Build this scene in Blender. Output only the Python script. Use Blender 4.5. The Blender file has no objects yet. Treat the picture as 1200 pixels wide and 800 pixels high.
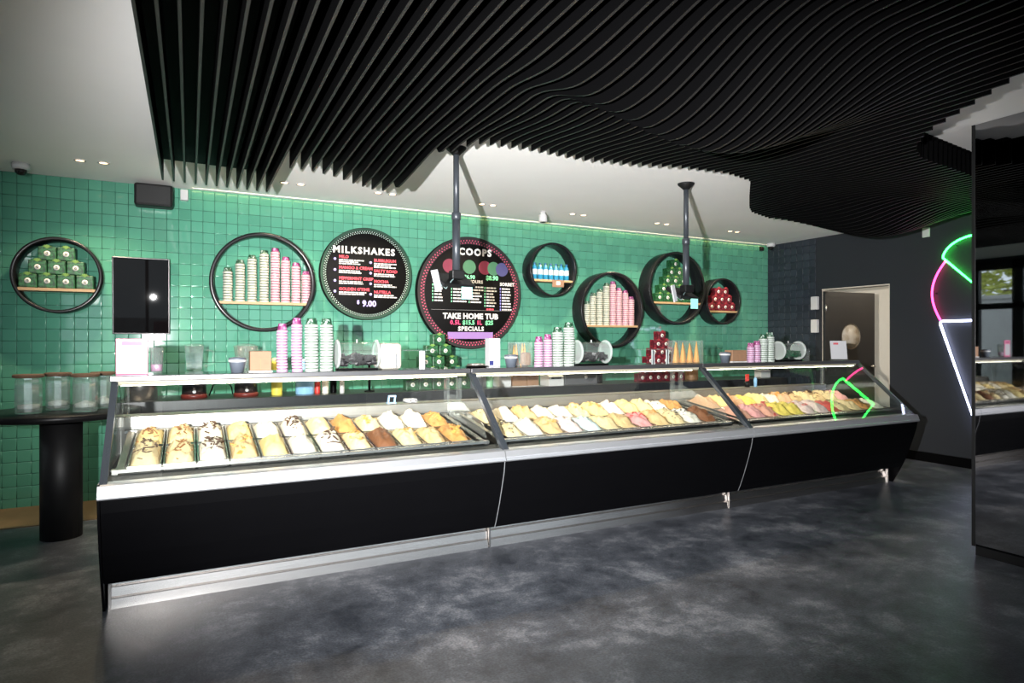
import bpy, bmesh, math, random
from mathutils import Vector, Matrix, noise
R = math.radians
S = bpy.context.scene
C = S.collection
rnd = random.Random(7)

# ------------------------------------------------------------------ camera
cam_d = bpy.data.cameras.new('camera'); cam = bpy.data.objects.new('camera', cam_d); C.objects.link(cam)
cam.location = (0, 0, 1.4); cam.rotation_euler = (R(90), 0, R(-27.1))
cam_d.sensor_width = 36; cam_d.lens = 36 * 738 / 1200; cam_d.clip_start = .02
S.camera = cam
# ------------------------------------------------------------------ world / sky
W = bpy.data.worlds.new('sky'); S.world = W; W.use_nodes = True
bg = W.node_tree.nodes['Background']; bg.inputs[0].default_value = (.80, .90, 1.0, 1); bg.inputs[1].default_value = 2.6
# ------------------------------------------------------------------ lights
def lamp(name, kind, loc, energy, color, **kw):
    d = bpy.data.lights.new(name, kind); d.energy = energy; d.color = color
    for k, v in kw.items(): setattr(d, k, v)
    o = bpy.data.objects.new(name, d); C.objects.link(o); o.location = loc
    return o
# the photographer's flash, held left of the lens
fl = lamp('camera_flash', 'SPOT', (-.58, .12, 1.52), 3750, (1.0, .99, .98), spot_size=R(78), spot_blend=1.0, shadow_soft_size=.028)
fl.rotation_euler = Vector((4.1, 6.2, .12)).to_track_quat('-Z', 'Y').to_euler(); fl.scale = (1.21, .90, 1.0)
# daylight portals in the shop windows
for nm, loc, rot, sx, sy in (('portal', (2.3, -3.02, 1.3), (R(90), 0, 0), 9.4, 2.4), ('portal', (-3.02, 5.46, 1.45), (R(90), 0, R(-90)), 1.3, 2.6)):
    p = lamp(nm, 'AREA', loc, 1, (1, 1, 1), shape='RECTANGLE', size=sx, size_y=sy)
    p.data.cycles.is_portal = True; p.rotation_euler = rot
S.view_settings.view_transform = 'Standard'; S.view_settings.look = 'None'
S.view_settings.gamma = 1; S.view_settings.use_curve_mapping = False
S.view_settings.exposure = 0.0
S.cycles.max_bounces = 10; S.cycles.transparent_max_bounces = 24

# ------------------------------------------------------------------ materials
MATS = {}
def M(name, col, rough=.5, metal=0., noise_amt=.0, scale=8., bump=0., coat=0., emit=None, estr=1., spec=None, stretch=None):
    if name in MATS: return MATS[name]
    m = bpy.data.materials.new(name); m.use_nodes = True; nt = m.node_tree; N = nt.nodes; L = nt.links
    b = N['Principled BSDF']
    b.inputs['Base Color'].default_value = (*col, 1); b.inputs['Roughness'].default_value = rough; b.inputs['Metallic'].default_value = metal
    b.inputs['Coat Weight'].default_value = coat; b.inputs['Coat Roughness'].default_value = .08
    if spec is not None: b.inputs['Specular IOR Level'].default_value = spec
    tc = N.new('ShaderNodeTexCoord'); nz = N.new('ShaderNodeTexNoise'); nz.inputs['Scale'].default_value = scale; nz.inputs['Detail'].default_value = 4
    if stretch:
        mp = N.new('ShaderNodeMapping'); mp.inputs['Scale'].default_value = stretch
        L.new(tc.outputs['Object'], mp.inputs[0]); L.new(mp.outputs[0], nz.inputs['Vector'])
    else: L.new(tc.outputs['Object'], nz.inputs['Vector'])
    mx = N.new('ShaderNodeMix'); mx.data_type = 'RGBA'
    a = max(noise_amt, .02)
    mx.inputs[6].default_value = (*[max(0, c * (1 - a)) for c in col], 1); mx.inputs[7].default_value = (*[min(1, c * (1 + a)) for c in col], 1)
    L.new(nz.outputs['Fac'], mx.inputs[0]); L.new(mx.outputs[2], b.inputs['Base Color'])
    if bump:
        bp = N.new('ShaderNodeBump'); bp.inputs['Strength'].default_value = bump; bp.inputs['Distance'].default_value = .01
        L.new(nz.outputs['Fac'], bp.inputs['Height']); L.new(bp.outputs[0], b.inputs['Normal'])
    if emit is not None:
        b.inputs['Emission Color'].default_value = (*emit, 1); b.inputs['Emission Strength'].default_value = estr
    MATS[name] = m
    return m
def glass(name, tint=(1, 1, 1), rough=0., ior=1.5, haze=0., hazecol=(1, 1, 1)):
    """thin clear sheet: fresnel reflection over straight transmission"""
    if name in MATS: return MATS[name]
    m = bpy.data.materials.new(name); m.use_nodes = True; nt = m.node_tree; N = nt.nodes; L = nt.links
    for n in list(N):
        if n.type == 'BSDF_PRINCIPLED': N.remove(n)
    out = N['Material Output']
    tr = N.new('ShaderNodeBsdfTransparent'); tr.inputs[0].default_value = (*tint, 1)
    gl = N.new('ShaderNodeBsdfGlossy'); gl.inputs['Roughness'].default_value = rough
    ge = N.new('ShaderNodeNewGeometry'); dt = N.new('ShaderNodeVectorMath'); dt.operation = 'DOT_PRODUCT'
    L.new(ge.outputs['Normal'], dt.inputs[0]); L.new(ge.outputs['Incoming'], dt.inputs[1])
    def mth(op, a, b=None):
        n = N.new('ShaderNodeMath'); n.operation = op
        for i_, v in enumerate((a, b)):
            if v is None: continue
            if isinstance(v, (int, float)): n.inputs[i_].default_value = v
            else: L.new(v, n.inputs[i_])
        return n.outputs[0]
    f0 = ((ior - 1) / (ior + 1)) ** 2
    sch = mth('ADD', mth('MULTIPLY', mth('POWER', mth('SUBTRACT', 1.0, mth('ABSOLUTE', dt.outputs['Value'])), 5.0), 1 - f0), f0)
    mx = N.new('ShaderNodeMixShader'); L.new(sch, mx.inputs[0]); L.new(tr.outputs[0], mx.inputs[1]); L.new(gl.outputs[0], mx.inputs[2])
    last = mx
    if haze:
        df = N.new('ShaderNodeBsdfDiffuse'); df.inputs[0].default_value = (*hazecol, 1)
        m2 = N.new('ShaderNodeMixShader'); m2.inputs[0].default_value = haze
        L.new(mx.outputs[0], m2.inputs[1]); L.new(df.outputs[0], m2.inputs[2]); last = m2
    L.new(last.outputs[0], out.inputs[0]); MATS[name] = m
    return m
def tile_mat(name, col, var=.12, rough=.12):
    m = M(name, col, rough); nt = m.node_tree; N = nt.nodes; L = nt.links; b = N['Principled BSDF']
    oi = N.new('ShaderNodeObjectInfo'); ge = N.new('ShaderNodeNewGeometry')
    ad = N.new('ShaderNodeMath'); ad.operation = 'ADD'; L.new(oi.outputs['Random'], ad.inputs[0]); L.new(ge.outputs['Random Per Island'], ad.inputs[1])
    fr = N.new('ShaderNodeMath'); fr.operation = 'FRACT'; L.new(ad.outputs[0], fr.inputs[0])
    mx = N.new('ShaderNodeMix'); mx.data_type = 'RGBA'
    mx.inputs[6].default_value = (*[c * (1 - var) for c in col], 1); mx.inputs[7].default_value = (*[c * (1 + var) for c in col], 1)
    L.new(fr.outputs[0], mx.inputs[0]); L.new(mx.outputs[2], b.inputs['Base Color'])
    return m
def pattern_mat(name, c1, c2, scale=60, thr=.5, rough=.5):
    m = M(name, c1, rough); nt = m.node_tree; N = nt.nodes; L = nt.links; b = N['Principled BSDF']
    tc = N.new('ShaderNodeTexCoord'); v = N.new('ShaderNodeTexNoise'); v.inputs['Scale'].default_value = scale; v.inputs['Detail'].default_value = 2
    L.new(tc.outputs['Object'], v.inputs['Vector'])
    rp = N.new('ShaderNodeValToRGB'); rp.color_ramp.elements[0].position = thr - .06; rp.color_ramp.elements[1].position = thr + .06
    rp.color_ramp.elements[0].color = (*c1, 1); rp.color_ramp.elements[1].color = (*c2, 1)
    L.new(v.outputs['Fac'], rp.inputs[0]); L.new(rp.outputs[0], b.inputs['Base Color'])
    return m
def concrete():
    m = M('polished_concrete', (.03, .033, .037), .4); nt = m.node_tree; N = nt.nodes; L = nt.links; b = N['Principled BSDF']
    tc = N.new('ShaderNodeTexCoord')
    n1 = N.new('ShaderNodeTexNoise'); n1.inputs['Scale'].default_value = 2.3; n1.inputs['Detail'].default_value = 9; n1.inputs['Roughness'].default_value = .74; n1.inputs['Distortion'].default_value = .15
    n2 = N.new('ShaderNodeTexNoise'); n2.inputs['Scale'].default_value = 90; n2.inputs['Detail'].default_value = 3
    L.new(tc.outputs['Object'], n1.inputs[0]); L.new(tc.outputs['Object'], n2.inputs[0])
    rp = N.new('ShaderNodeValToRGB'); e = rp.color_ramp.elements
    e[0].position = .36; e[0].color = (.022, .026, .034, 1); e[1].position = .66; e[1].color = (.200, .207, .225, 1)
    k = rp.color_ramp.elements.new(.52); k.color = (.072, .079, .094, 1)
    L.new(n1.outputs[0], rp.inputs[0])
    mx = N.new('ShaderNodeMix'); mx.data_type = 'RGBA'; mx.blend_type = 'MULTIPLY'; mx.inputs[0].default_value = .6
    r2 = N.new('ShaderNodeValToRGB'); r2.color_ramp.elements[0].position = .3; r2.color_ramp.elements[0].color = (.45, .45, .45, 1); r2.color_ramp.elements[1].position = .68; r2.color_ramp.elements[1].color = (1.5, 1.5, 1.5, 1)
    L.new(n2.outputs[0], r2.inputs[0]); L.new(rp.outputs[0], mx.inputs[6]); L.new(r2.outputs[0], mx.inputs[7]); L.new(mx.outputs[2], b.inputs['Base Color'])
    mr = N.new('ShaderNodeMapRange'); mr.inputs[3].default_value = .30; mr.inputs[4].default_value = .55
    L.new(n1.outputs[0], mr.inputs[0]); L.new(mr.outputs[0], b.inputs['Roughness'])
    bp = N.new('ShaderNodeBump'); bp.inputs['Strength'].default_value = .25; bp.inputs['Distance'].default_value = .004
    L.new(n2.outputs[0], bp.inputs['Height']); L.new(bp.outputs[0], b.inputs['Normal'])
    return m

black = M('black_laminate', (.0016, .0016, .002), .42, noise_amt=.1, spec=.07)
blackmat = M('black_matt', (.006, .006, .0065), .5, noise_amt=.2, spec=.3)
slatm = M('black_slat_paint', (.0012, .0012, .0014), .6, noise_amt=.2, scale=3, spec=.05)
darkmetal = M('dark_powder_coat', (.045, .052, .062), .35, .3, noise_amt=.1)
steel = M('brushed_steel', (.62, .60, .57), .26, 1, noise_amt=.12, scale=6, stretch=(1, 30, 30))
kicksteel = M('kick_steel', (.56, .53, .51), .27, 1, noise_amt=.15, scale=4, stretch=(1, 20, 20))
alu = M('satin_aluminium', (.60, .61, .635), .30, .75, noise_amt=.05, scale=10)
plaster = M('ceiling_paint', (.90, .89, .87), .9, noise_amt=.03, scale=2)
charcoal = M('charcoal_paint', (.012, .0145, .020), .6, noise_amt=.12, scale=3, bump=.05)
whitep = M('white_plastic', (.52, .52, .52), .4)
wood = M('pale_timber', (.36, .24, .13), .55, noise_amt=.25, scale=5, stretch=(2, 30, 30))
cork = M('cork', (.10, .055, .03), .85, noise_amt=.4, scale=60)
cgl = glass('case_glass', (.97, .985, .98))
jgl = glass('jar_glass', (.93, .97, .96), .05, 2.4, .05, (.9, .95, .93))
acr = glass('acrylic', (.95, .97, .96), .03, 1.6, .035, (.9, .93, .92))
acd = glass('acrylic_disc', (.93, .96, .95), .06, 1.7, .28, (.85, .9, .88))
wgl = glass('window_glass', (.95, .97, .97))
mirror = M('tinted_mirror', (.31, .31, .32), .02, 1)

# ------------------------------------------------------------------ mesh helpers
class MB:
    def __init__(s): s.v = []; s.f = []; s.mi = []; s.sm = []
    def add(s, verts, faces, mi=0, smooth=False):
        o = len(s.v); s.v += [tuple(v) for v in verts]
        for f in faces: s.f.append([i + o for i in f]); s.mi.append(mi); s.sm.append(smooth)
        return s
    def box(s, x0, x1, y0, y1, z0, z1, mi=0, mat=None):
        v = [Vector((x, y, z)) for z in (z0, z1) for y in (y0, y1) for x in (x0, x1)]
        if mat is not None: v = [mat @ p for p in v]
        return s.add(v, [(0, 2, 3, 1), (4, 5, 7, 6), (0, 1, 5, 4), (2, 6, 7, 3), (0, 4, 6, 2), (1, 3, 7, 5)], mi)
    def bbox(s, x0, x1, y0, y1, z0, z1, b=.004, mi=0, mat=None):
        """box with chamfered edges"""
        bm = bmesh.new(); bmesh.ops.create_cube(bm, size=1)
        for v in bm.verts: v.co = Vector(((x0 + x1) / 2 + v.co.x * (x1 - x0), (y0 + y1) / 2 + v.co.y * (y1 - y0), (z0 + z1) / 2 + v.co.z * (z1 - z0)))
        bmesh.ops.bevel(bm, geom=list(bm.edges), offset=b, segments=2, profile=.5, affect='EDGES')
        bm.verts.index_update()
        vs = [v.co.copy() for v in bm.verts]
        if mat is not None: vs = [mat @ p for p in vs]
        s.add(vs, [[v.index for v in f.verts] for f in bm.faces], mi); bm.free(); return s
    def lathe(s, prof, cx=0, cy=0, cz=0, n=20, mi=0, axis='z', cap=True, smooth=True, mat=None):
        """prof: (r, h) list, revolved about axis"""
        vs = []
        for r, h in prof:
            for k in range(n):
                a = 2 * math.pi * k / n; c_, s_ = math.cos(a) * r, math.sin(a) * r
                p = {'z': (c_, s_, h), 'x': (h, c_, s_), 'y': (s_, h, c_)}[axis]
                q = Vector((p[0] + cx, p[1] + cy, p[2] + cz))
                vs.append(mat @ q if mat is not None else q)
        fs = []
        for i in range(len(prof) - 1):
            for k in range(n):
                k2 = (k + 1) % n; fs.append((i * n + k, i * n + k2, (i + 1) * n + k2, (i + 1) * n + k))
        s.add(vs, fs, mi, smooth)
        if cap:
            o = len(s.v) - len(vs)
            if prof[0][0] > 1e-4: s.f.append([o + k for k in range(n)][::-1]); s.mi.append(mi); s.sm.append(False)
            if prof[-1][0] > 1e-4: s.f.append([o + (len(prof) - 1) * n + k for k in range(n)]); s.mi.append(mi); s.sm.append(False)
        return s
    def prism(s, poly, x0, x1, mi=0, smooth=False):
        """polygon in (y,z) extruded along x"""
        n = len(poly); vs = [(x0, y, z) for y, z in poly] + [(x1, y, z) for y, z in poly]
        fs = [(i, (i + 1) % n, n + (i + 1) % n, n + i) for i in range(n)]
        s.add(vs, fs, mi, smooth); o = len(s.v) - 2 * n
        s.f += [[o + i for i in range(n)][::-1], [o + n + i for i in range(n)]]; s.mi += [mi, mi]; s.sm += [False, False]
        return s
    def tube(s, pts, r, n=8, mi=0, closed=False):
        pts = [Vector(p) for p in pts]; m = len(pts); vs = []; up = None
        for i, p in enumerate(pts):
            d = (pts[min(i + 1, m - 1)] - pts[max(i - 1, 0)]).normalized()
            if up is None: up = d.orthogonal().normalized()
            a = (up - d * up.dot(d)).normalized(); up = a; b = d.cross(a)
            for k in range(n):
                t = 2 * math.pi * k / n; vs.append(p + (a * math.cos(t) + b * math.sin(t)) * r)
        fs = [(i * n + k, i * n + (k + 1) % n, (i + 1) * n + (k + 1) % n, (i + 1) * n + k) for i in range(m - 1) for k in range(n)]
        s.add(vs, fs, mi, True); o = len(s.v) - len(vs)
        s.f += [[o + k for k in range(n)][::-1], [o + (m - 1) * n + k for k in range(n)]]; s.mi += [mi, mi]; s.sm += [False, False]
        return s
    def mesh(s, name, mats):
        me = bpy.data.meshes.new(name); me.from_pydata(s.v, [], s.f)
        for m in (mats if isinstance(mats, (list, tuple)) else [mats]): me.materials.append(m)
        me.polygons.foreach_set('material_index', s.mi); me.polygons.foreach_set('use_smooth', s.sm)
        bm = bmesh.new(); bm.from_mesh(me); bmesh.ops.recalc_face_normals(bm, faces=bm.faces); bm.to_mesh(me); bm.free()
        me.update(); return me
    def build(s, name, mats, parent=None): return link(name, s.mesh(name, mats), parent)
def link(name, me, parent=None, loc=None):
    o = bpy.data.objects.new(name, me); C.objects.link(o)
    if parent: o.parent = parent
    if loc: o.location = loc
    return o
def tag(o, label, cat, group=None):
    o['label'] = label; o['category'] = cat
    if group: o['group'] = group
    return o
def thing(name, label, cat, loc=(0, 0, 0), rz=0, group=None):
    o = bpy.data.objects.new(name, None); C.objects.link(o); o.location = loc; o.rotation_euler = (0, 0, rz); o.empty_display_size = .1
    return tag(o, label, cat, group)
def struct(o): o['kind'] = 'structure'; return o
def copy_tree(o, parent=None):
    c = o.copy(); C.objects.link(c)
    if parent: c.parent = parent
    for ch in list(o.children): copy_tree(ch, c)
    return c
def text_mesh(txt, size, align='CENTER', bold=.0, spacing=1.0):
    cu = bpy.data.curves.new('t', 'FONT'); cu.body = txt; cu.size = size; cu.align_x = align; cu.align_y = 'CENTER'
    cu.resolution_u = 2; cu.extrude = .0008; cu.offset = bold; cu.space_character = spacing
    ob = bpy.data.objects.new('t', cu); me = bpy.data.meshes.new_from_object(ob)
    bpy.data.objects.remove(ob); bpy.data.curves.remove(cu); return me
ORD = ['first', 'second', 'third', 'fourth', 'fifth', 'sixth', 'seventh', 'eighth', 'ninth', 'tenth', 'eleventh', 'twelfth', 'thirteenth', 'fourteenth', 'fifteenth', 'sixteenth', 'seventeenth', 'eighteenth', 'nineteenth', 'twentieth', 'twenty-first', 'twenty-second']

# ================================================================== SETTING
XL, XR, YF, YB, ZC = -3.0, 7.65, -3.0, 6.6, 2.82
struct(MB().box(XL - .15, 10.2, YF - .15, YB + .15, -.12, 0).build('floor', concrete()))
struct(MB().box(XL - .15, 10.2, YF - .15, YB + .15, ZC, ZC + .12).build('ceiling', plaster))
warm_floor = M('warm_light_tan', (.16, .105, .05), .5, noise_amt=.2, scale=12)
struct(MB().box(XL, -.62, 5.9, YB, 0, .006).build('floor_warm_lit_strip', warm_floor))  # thin tan strip: warm light on the floor put into its colour
# back wall with square tiles
grout = M('grout_green', (.024, .080, .054), .9, noise_amt=.1)
wall_back = struct(MB().box(XL, XR, YB + .006, YB + .15, 0, ZC).build('wall_back', grout))
green = tile_mat('green_glazed_tile', (.085, .285, .195), .10, .055)
PX, PZ, X0G, Z0G = .1003, .102, .011, 1.404
def tile_geo(w, h, g=.0010):
    """flat face plus a rounded glazed edge; returns verts, faces, smooth flags"""
    w2, h2 = w / 2 - g, h / 2 - g; rings = [(0, .007), (.0003, .0036), (.0011, .0015), (.0023, .0005), (.0038, .0001), (.0052, 0)]
    v = []
    for e, d in rings + [rings[-1]]: v += [(-w2 + e, d, -h2 + e), (w2 - e, d, -h2 + e), (w2 - e, d, h2 - e), (-w2 + e, d, h2 - e)]
    f = []; n = len(rings)
    for r_ in range(n - 1):
        for k in range(4): f.append((r_ * 4 + k, r_ * 4 + (k + 1) % 4, r_ * 4 + 4 + (k + 1) % 4, r_ * 4 + 4 + k))
    f.append(tuple(range(n * 4, n * 4 + 4)))
    return v, f
tv, tf = tile_geo(PX, PZ)
tile_me = MB().add(tv, tf, 0, True).mesh('tile', green)
rest = MB(); n_ind = 0
kx0 = math.ceil((XL - X0G) / PX); kx1 = int((XR - X0G) / PX)
rows = []
for k in range(-14, 14):
    a, b = max(.0, Z0G + k * PZ), min(ZC, Z0G + (k + 1) * PZ)
    if b - a > .02: rows.append((a, b))
cols = [(X0G + k * PX, X0G + (k + 1) * PX) for k in range(kx0, kx1)]; cols.append((cols[-1][1], XR))
for (xa, xb) in cols:
    for (za, zb_) in rows:
        cx, cz = (xa + xb) / 2, (za + zb_) / 2; sx, sz = (xb - xa) / PX, (zb_ - za) / PZ
        tx, tz = R(rnd.gauss(0, .22)), R(rnd.gauss(0, .22))
        if -1.42 < cx < -.36 and n_ind < 300:
            o = link('tile', tile_me, wall_back, (cx, YB, cz)); o.scale = (sx, 1, sz); o.rotation_euler = (tx, 0, tz); n_ind += 1
        else:
            mt = Matrix.Translation((cx, YB, cz)) @ Matrix.Rotation(tx, 4, 'X') @ Matrix.Rotation(tz, 4, 'Z') @ Matrix.Diagonal((sx, 1, sz, 1))
            rest.add([mt @ Vector(p) for p in tv], tf, 0, True)
o = rest.build('tile_field', green, wall_back); o['kind'] = 'stuff'
# right wall: doorway, dark tiles beside the corner
DY0, DY1, DZ = 4.77, 5.72, 2.11
wall_right = struct(MB().box(XR, XR + .15, YF, DY0, 0, ZC).box(XR, XR + .15, DY1, YB + .15, 0, ZC).box(XR, XR + .15, DY0, DY1, DZ, ZC).build('wall_right', charcoal))
dtile = tile_mat('charcoal_tile', (.020, .025, .036), .25, .4)
dv, df = tile_geo(PX, PZ)
dt_me = MB().add([(y - .007, -x, z) for x, y, z in dv], df, 0, True).mesh('tile', dtile)
for i in range(8):
    for (za, zb_) in rows:
        o = link('tile', dt_me, wall_right, (XR + .0005, YB - .052 - i * PX, (za + zb_) / 2)); o.scale = (1, 1, (zb_ - za) / PZ)
struct(MB().box(XR - .015, XR, YF, DY0 - .05, 0, .11).build('baseboard_right', black))
creamw = M('cream_paint', (.62, .55, .44), .8, noise_amt=.05)
MBf = MB().box(XR + .004, XR + .16, DY0 - .002, DY0 + .012, 0, DZ).box(XR + .03, XR + .16, DY1 - .012, DY1, 0, DZ).box(XR + .004, XR + .16, DY0 + .012, DY1 - .012, DZ - .014, DZ)
struct(MBf.build('trim_2', M('door_frame_cream', (.60, .54, .45), .6)))
# the room behind the door
struct(MB().box(10.0, 10.15, 3.2, 8.0, 0, ZC).box(XR + .15, 10.0, 3.2, 3.3, 0, ZC).box(XR + .15, 10, 7.9, 8.0, 0, ZC).build('wall_back_room', creamw))
struct(MB().box(XR + .1, 10.1, YB, 8.0, -.12, 0).build('floor_back_room', concrete()))
struct(MB().box(XR + .1, 10.1, YB, 8.0, ZC, ZC + .1).build('ceiling_back_room', plaster))
lamp('store_room_lamp', 'POINT', (9.1, 4.6, 2.55), 32, (1, .86, .68), shadow_soft_size=.15)
# door leaf swung into the back room
ang = math.atan2(-.10, 1.0)
door = struct(MB().bbox(0, .93, -.02, .02, .01, DZ - .03, .003).build('door_1', M('door_grey', (.016, .016, .017), .5, noise_amt=.1)))
door.location = (XR + .02, DY1 - .035, 0); door.rotation_euler = (0, 0, ang)
ph = MB().lathe([(.175, -.028), (.175, -.02), (.15, -.02)], .47, 0, 1.47, 32, axis='y', cap=False).build('porthole_rim', M('tan_rim', (.34, .27, .19), .5), door)
MB().lathe([(0, -.024), (.16, -.024), (.16, -.019)], .47, 0, 1.47, 32, axis='y', cap=False).build('porthole_pane', pattern_mat('frosted_tan', (.42, .35, .26), (.55, .50, .42), 9, .5, .3), ph)
MB().lathe([(.022, -.02), (.022, -.05), (.012, -.05), (.012, -.075)], .87, 0, 1.05, 12, axis='y').tube([(.87, -.07, 1.05), (.77, -.07, 1.05)], .009).build('door_handle', steel, door)
for z in (.25, 1.05, 1.85): MB().lathe([(.012, -.05), (.012, .05)], .0, -.03, z, 10).build('hinge', steel, door)
# wall behind the camera and on the bar-table side: shop windows
wf = MB().box(XL - .15, XR + .15, YF - .15, YF, 0, .1).box(XL - .15, XR + .15, YF - .15, YF, 2.5, ZC)
for a, b in ((XL - .15, -2.4), (6.95, XR + .15)): wf.box(a, b, YF - .15, YF, .1, 2.5)
struct(wf.build('wall_front', charcoal))
def window(name, axis, u0, u1, z0, z1, pos, nm, rail=None, t=.06):
    w = MB(); us = [u0 + (u1 - u0) * k / nm for k in range(nm + 1)]
    def bx(m, a, b, c, d, th=.05):
        if axis == 'y': m.box(a, b, pos - th, pos + th, c, d)
        else: m.box(pos - th, pos + th, a, b, c, d)
    for u in us: bx(w, u - t / 2 if u > u0 else u, u + t / 2 if u < u1 else u, z0, z1)
    bx(w, u0, u1, z0, z0 + t); bx(w, u0, u1, z1 - t, z1)
    if rail: bx(w, u0, u1, rail - .05, rail + .05)
    o = struct(w.build(name, blackmat))
    for k in range(nm):
        g = MB(); bx(g, us[k] + t / 2, us[k + 1] - t / 2, z0 + t, z1 - t, .004); g.build('pane', wgl, o)
window('window_1', 'y', -2.4, 6.95, .1, 2.5, YF - .07, 6)
window('window_2', 'x', 4.80, 6.12, .12, 2.78, XL - .07, 2, 2.0, .16)
struct(MB().box(XL - .15, XL, YF, 4.8, 0, ZC).box(XL - .15, XL, 6.12, YB + .15, 0, ZC).box(XL - .15, XL, 4.8, 6.12, 0, .12).box(XL - .15, XL, 4.8, 6.12, 2.78, ZC).build('wall_left', charcoal))
# street outside
struct(MB().box(-16, XL - .15, -16, 16, -.14, -.02).box(XL - .15, 14, -16, YF - .15, -.14, -.02).build('pavement', M('pavement_grey', (.35, .34, .32), .9, noise_amt=.15, scale=3)))
tag(MB().box(-5.4, -5.25, 1.5, 9, -.02, 2.25).bbox(-5.45, -5.2, 1.5, 9, 2.25, 2.33, .01).build('garden_wall', M('render_grey', (.42, .42, .39), .9, noise_amt=.1)), 'grey rendered garden wall outside the window, seen only in the mirror', 'wall')
tree = thing('street_tree', 'leafy green tree beyond the window, seen in the mirror', 'tree', (-7.4, 7.6, -.02))
MB().lathe([(.16, 0), (.12, 1.2), (.10, 2.6)], n=10).build('trunk', M('bark', (.12, .08, .05), .9, noise_amt=.3), tree)
lf = MB()
for k in range(1100):
    d = Vector((rnd.gauss(0, 1), rnd.gauss(0, 1), rnd.gauss(0, .8))).normalized() * rnd.uniform(.3, 1.7) + Vector((0, 0, 3.0))
    mt = Matrix.Translation(d) @ Matrix.Rotation(rnd.uniform(0, 6.3), 4, 'Z') @ Matrix.Rotation(rnd.uniform(0, 3), 4, 'X')
    lf.add([mt @ Vector(p) for p in ((-.09, 0, 0), (0, -.05, .01), (.12, 0, 0), (0, .05, .01))], [(0, 1, 2, 3)])
o = lf.build('foliage', M('leaf_green', (.46, .50, .10), .6, noise_amt=.4, scale=4), tree); o['kind'] = 'stuff'

# ================================================================== SLATTED CEILING RAFT
def lerp_tab(tab, x):
    if x <= tab[0][0]: return tab[0][1]
    for (a, p), (b, q) in zip(tab, tab[1:]):
        if x <= b: return p + (q - p) * (x - a) / (b - a)
    return tab[-1][1]
def c2(d, lo, hi):
    t = d / (hi if d > 0 else lo)
    return math.cos(min(1, abs(t)) * math.pi / 2) ** 2
FAR = [(-.3, 5.55), (.575, 5.6), (.5751, 4.78), (.75, 4.74), (.95, 4.74), (1.1, 4.78), (1.25, 4.80), (1.38, 4.76), (1.475, 4.6), (1.4751, 4.0), (1.65, 3.80), (2.0, 3.76), (2.5, 3.80), (2.9, 3.74), (3.3, 3.62), (3.7, 3.58), (4.08, 3.68), (4.85, 4.40), (5.05, 4.55), (5.4, 4.65), (6.27, 4.45), (6.6, 4.38), (7.6, 4.2)]
NEAR = [(-.3, -1.6), (1.9, -1.2), (2.4, .0), (3.0, .85), (3.46, 1.53), (3.93, 2.23), (4.15, 2.42), (4.4, 2.53), (5.2, 2.63), (7.6, 2.7)]
def zb(x, y):
    z = 2.645
    z -= .30 * c2(x - 2.3, 1.22, 1.25) * c2(y - 2.32, .85, .50)
    z -= .09 * c2(x - 1.45, .8, .35) * c2(y - 4.8, 1.2, 1.0)
    if x > 1.4: z += .055 * c2(y - 3.7, .8, 5) * min(1, (x - 1.4) / .3)
    z -= .22 * c2(x - 6.3, 1.25, 1.0) * c2(y - 4.05, .95, .8)
    if x > 6.7: z += .10 * min(1, (x - 6.7) / .8)
    return min(z, 2.775)
slatedge = M('slat_lit_edge', (.009, .0085, .008), .5, noise_amt=.3, scale=5)  # lighter underside edges: the light they catch is put into the colour
raft = thing('ceiling_baffle', 'black wave-shaped slatted raft hung under the white ceiling', 'ceiling baffle', (2.5, 2.5, 0))
bk = MB(); x = -.185; SP = .0755; TH = .0065
while x < 7.56:
    ya, yb = lerp_tab(NEAR, x), lerp_tab(FAR, x); n = max(6, int((yb - ya) / .055))
    ys = [ya + (yb - ya) * k / n for k in range(n + 1)]
    vs = []; fs = []
    for yy in ys:
        z = zb(x, yy)
        if x < 1.55 and x > 1.36: z += .07 * max(0, 1 - (yb - yy) / .10) ** 2
        for dx, zz in ((-TH, ZC - .006), (-TH, z), (TH, z), (TH, ZC - .006)): vs.append((x + dx - 2.5, yy - 2.5, zz))
    for k in range(n):
        a = k * 4
        for j in range(4): fs.append((a + j, a + (j + 1) % 4, a + 4 + (j + 1) % 4, a + 4 + j))
    fs += [(0, 1, 2, 3), (n * 4 + 3, n * 4 + 2, n * 4 + 1, n * 4)]
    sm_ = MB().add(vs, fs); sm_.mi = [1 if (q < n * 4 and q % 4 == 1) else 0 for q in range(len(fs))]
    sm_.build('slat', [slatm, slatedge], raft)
    bk.box(x + TH - 2.5, x + SP - TH - 2.5, ya - 2.5, min(yb, lerp_tab(FAR, x + SP)) - 2.5, ZC - .012, ZC - .001)
    x += SP
bk.build('backing_panel', slatm, raft)

# ================================================================== MIRRORED COLUMN
col = thing('mirror_column', 'tall dark column faced with tinted mirror on a black plinth', 'column', (4.78, 1.25, 0))
MB().box(-.19, .3, -1.0, 1.055, .06, ZC - .002).build('column_body', black, col)
MB().box(-.2, -.192, -1.0, 1.04, .075, ZC - .003).build('mirror_panel', mirror, col)
MB().box(-.203, -.19, 1.04, 1.06, .06, ZC - .002).build('edge_trim', blackmat, col)
MB().box(-.185, .29, -.99, 1.045, 0, .06).build('plinth', blackmat, col)

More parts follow.
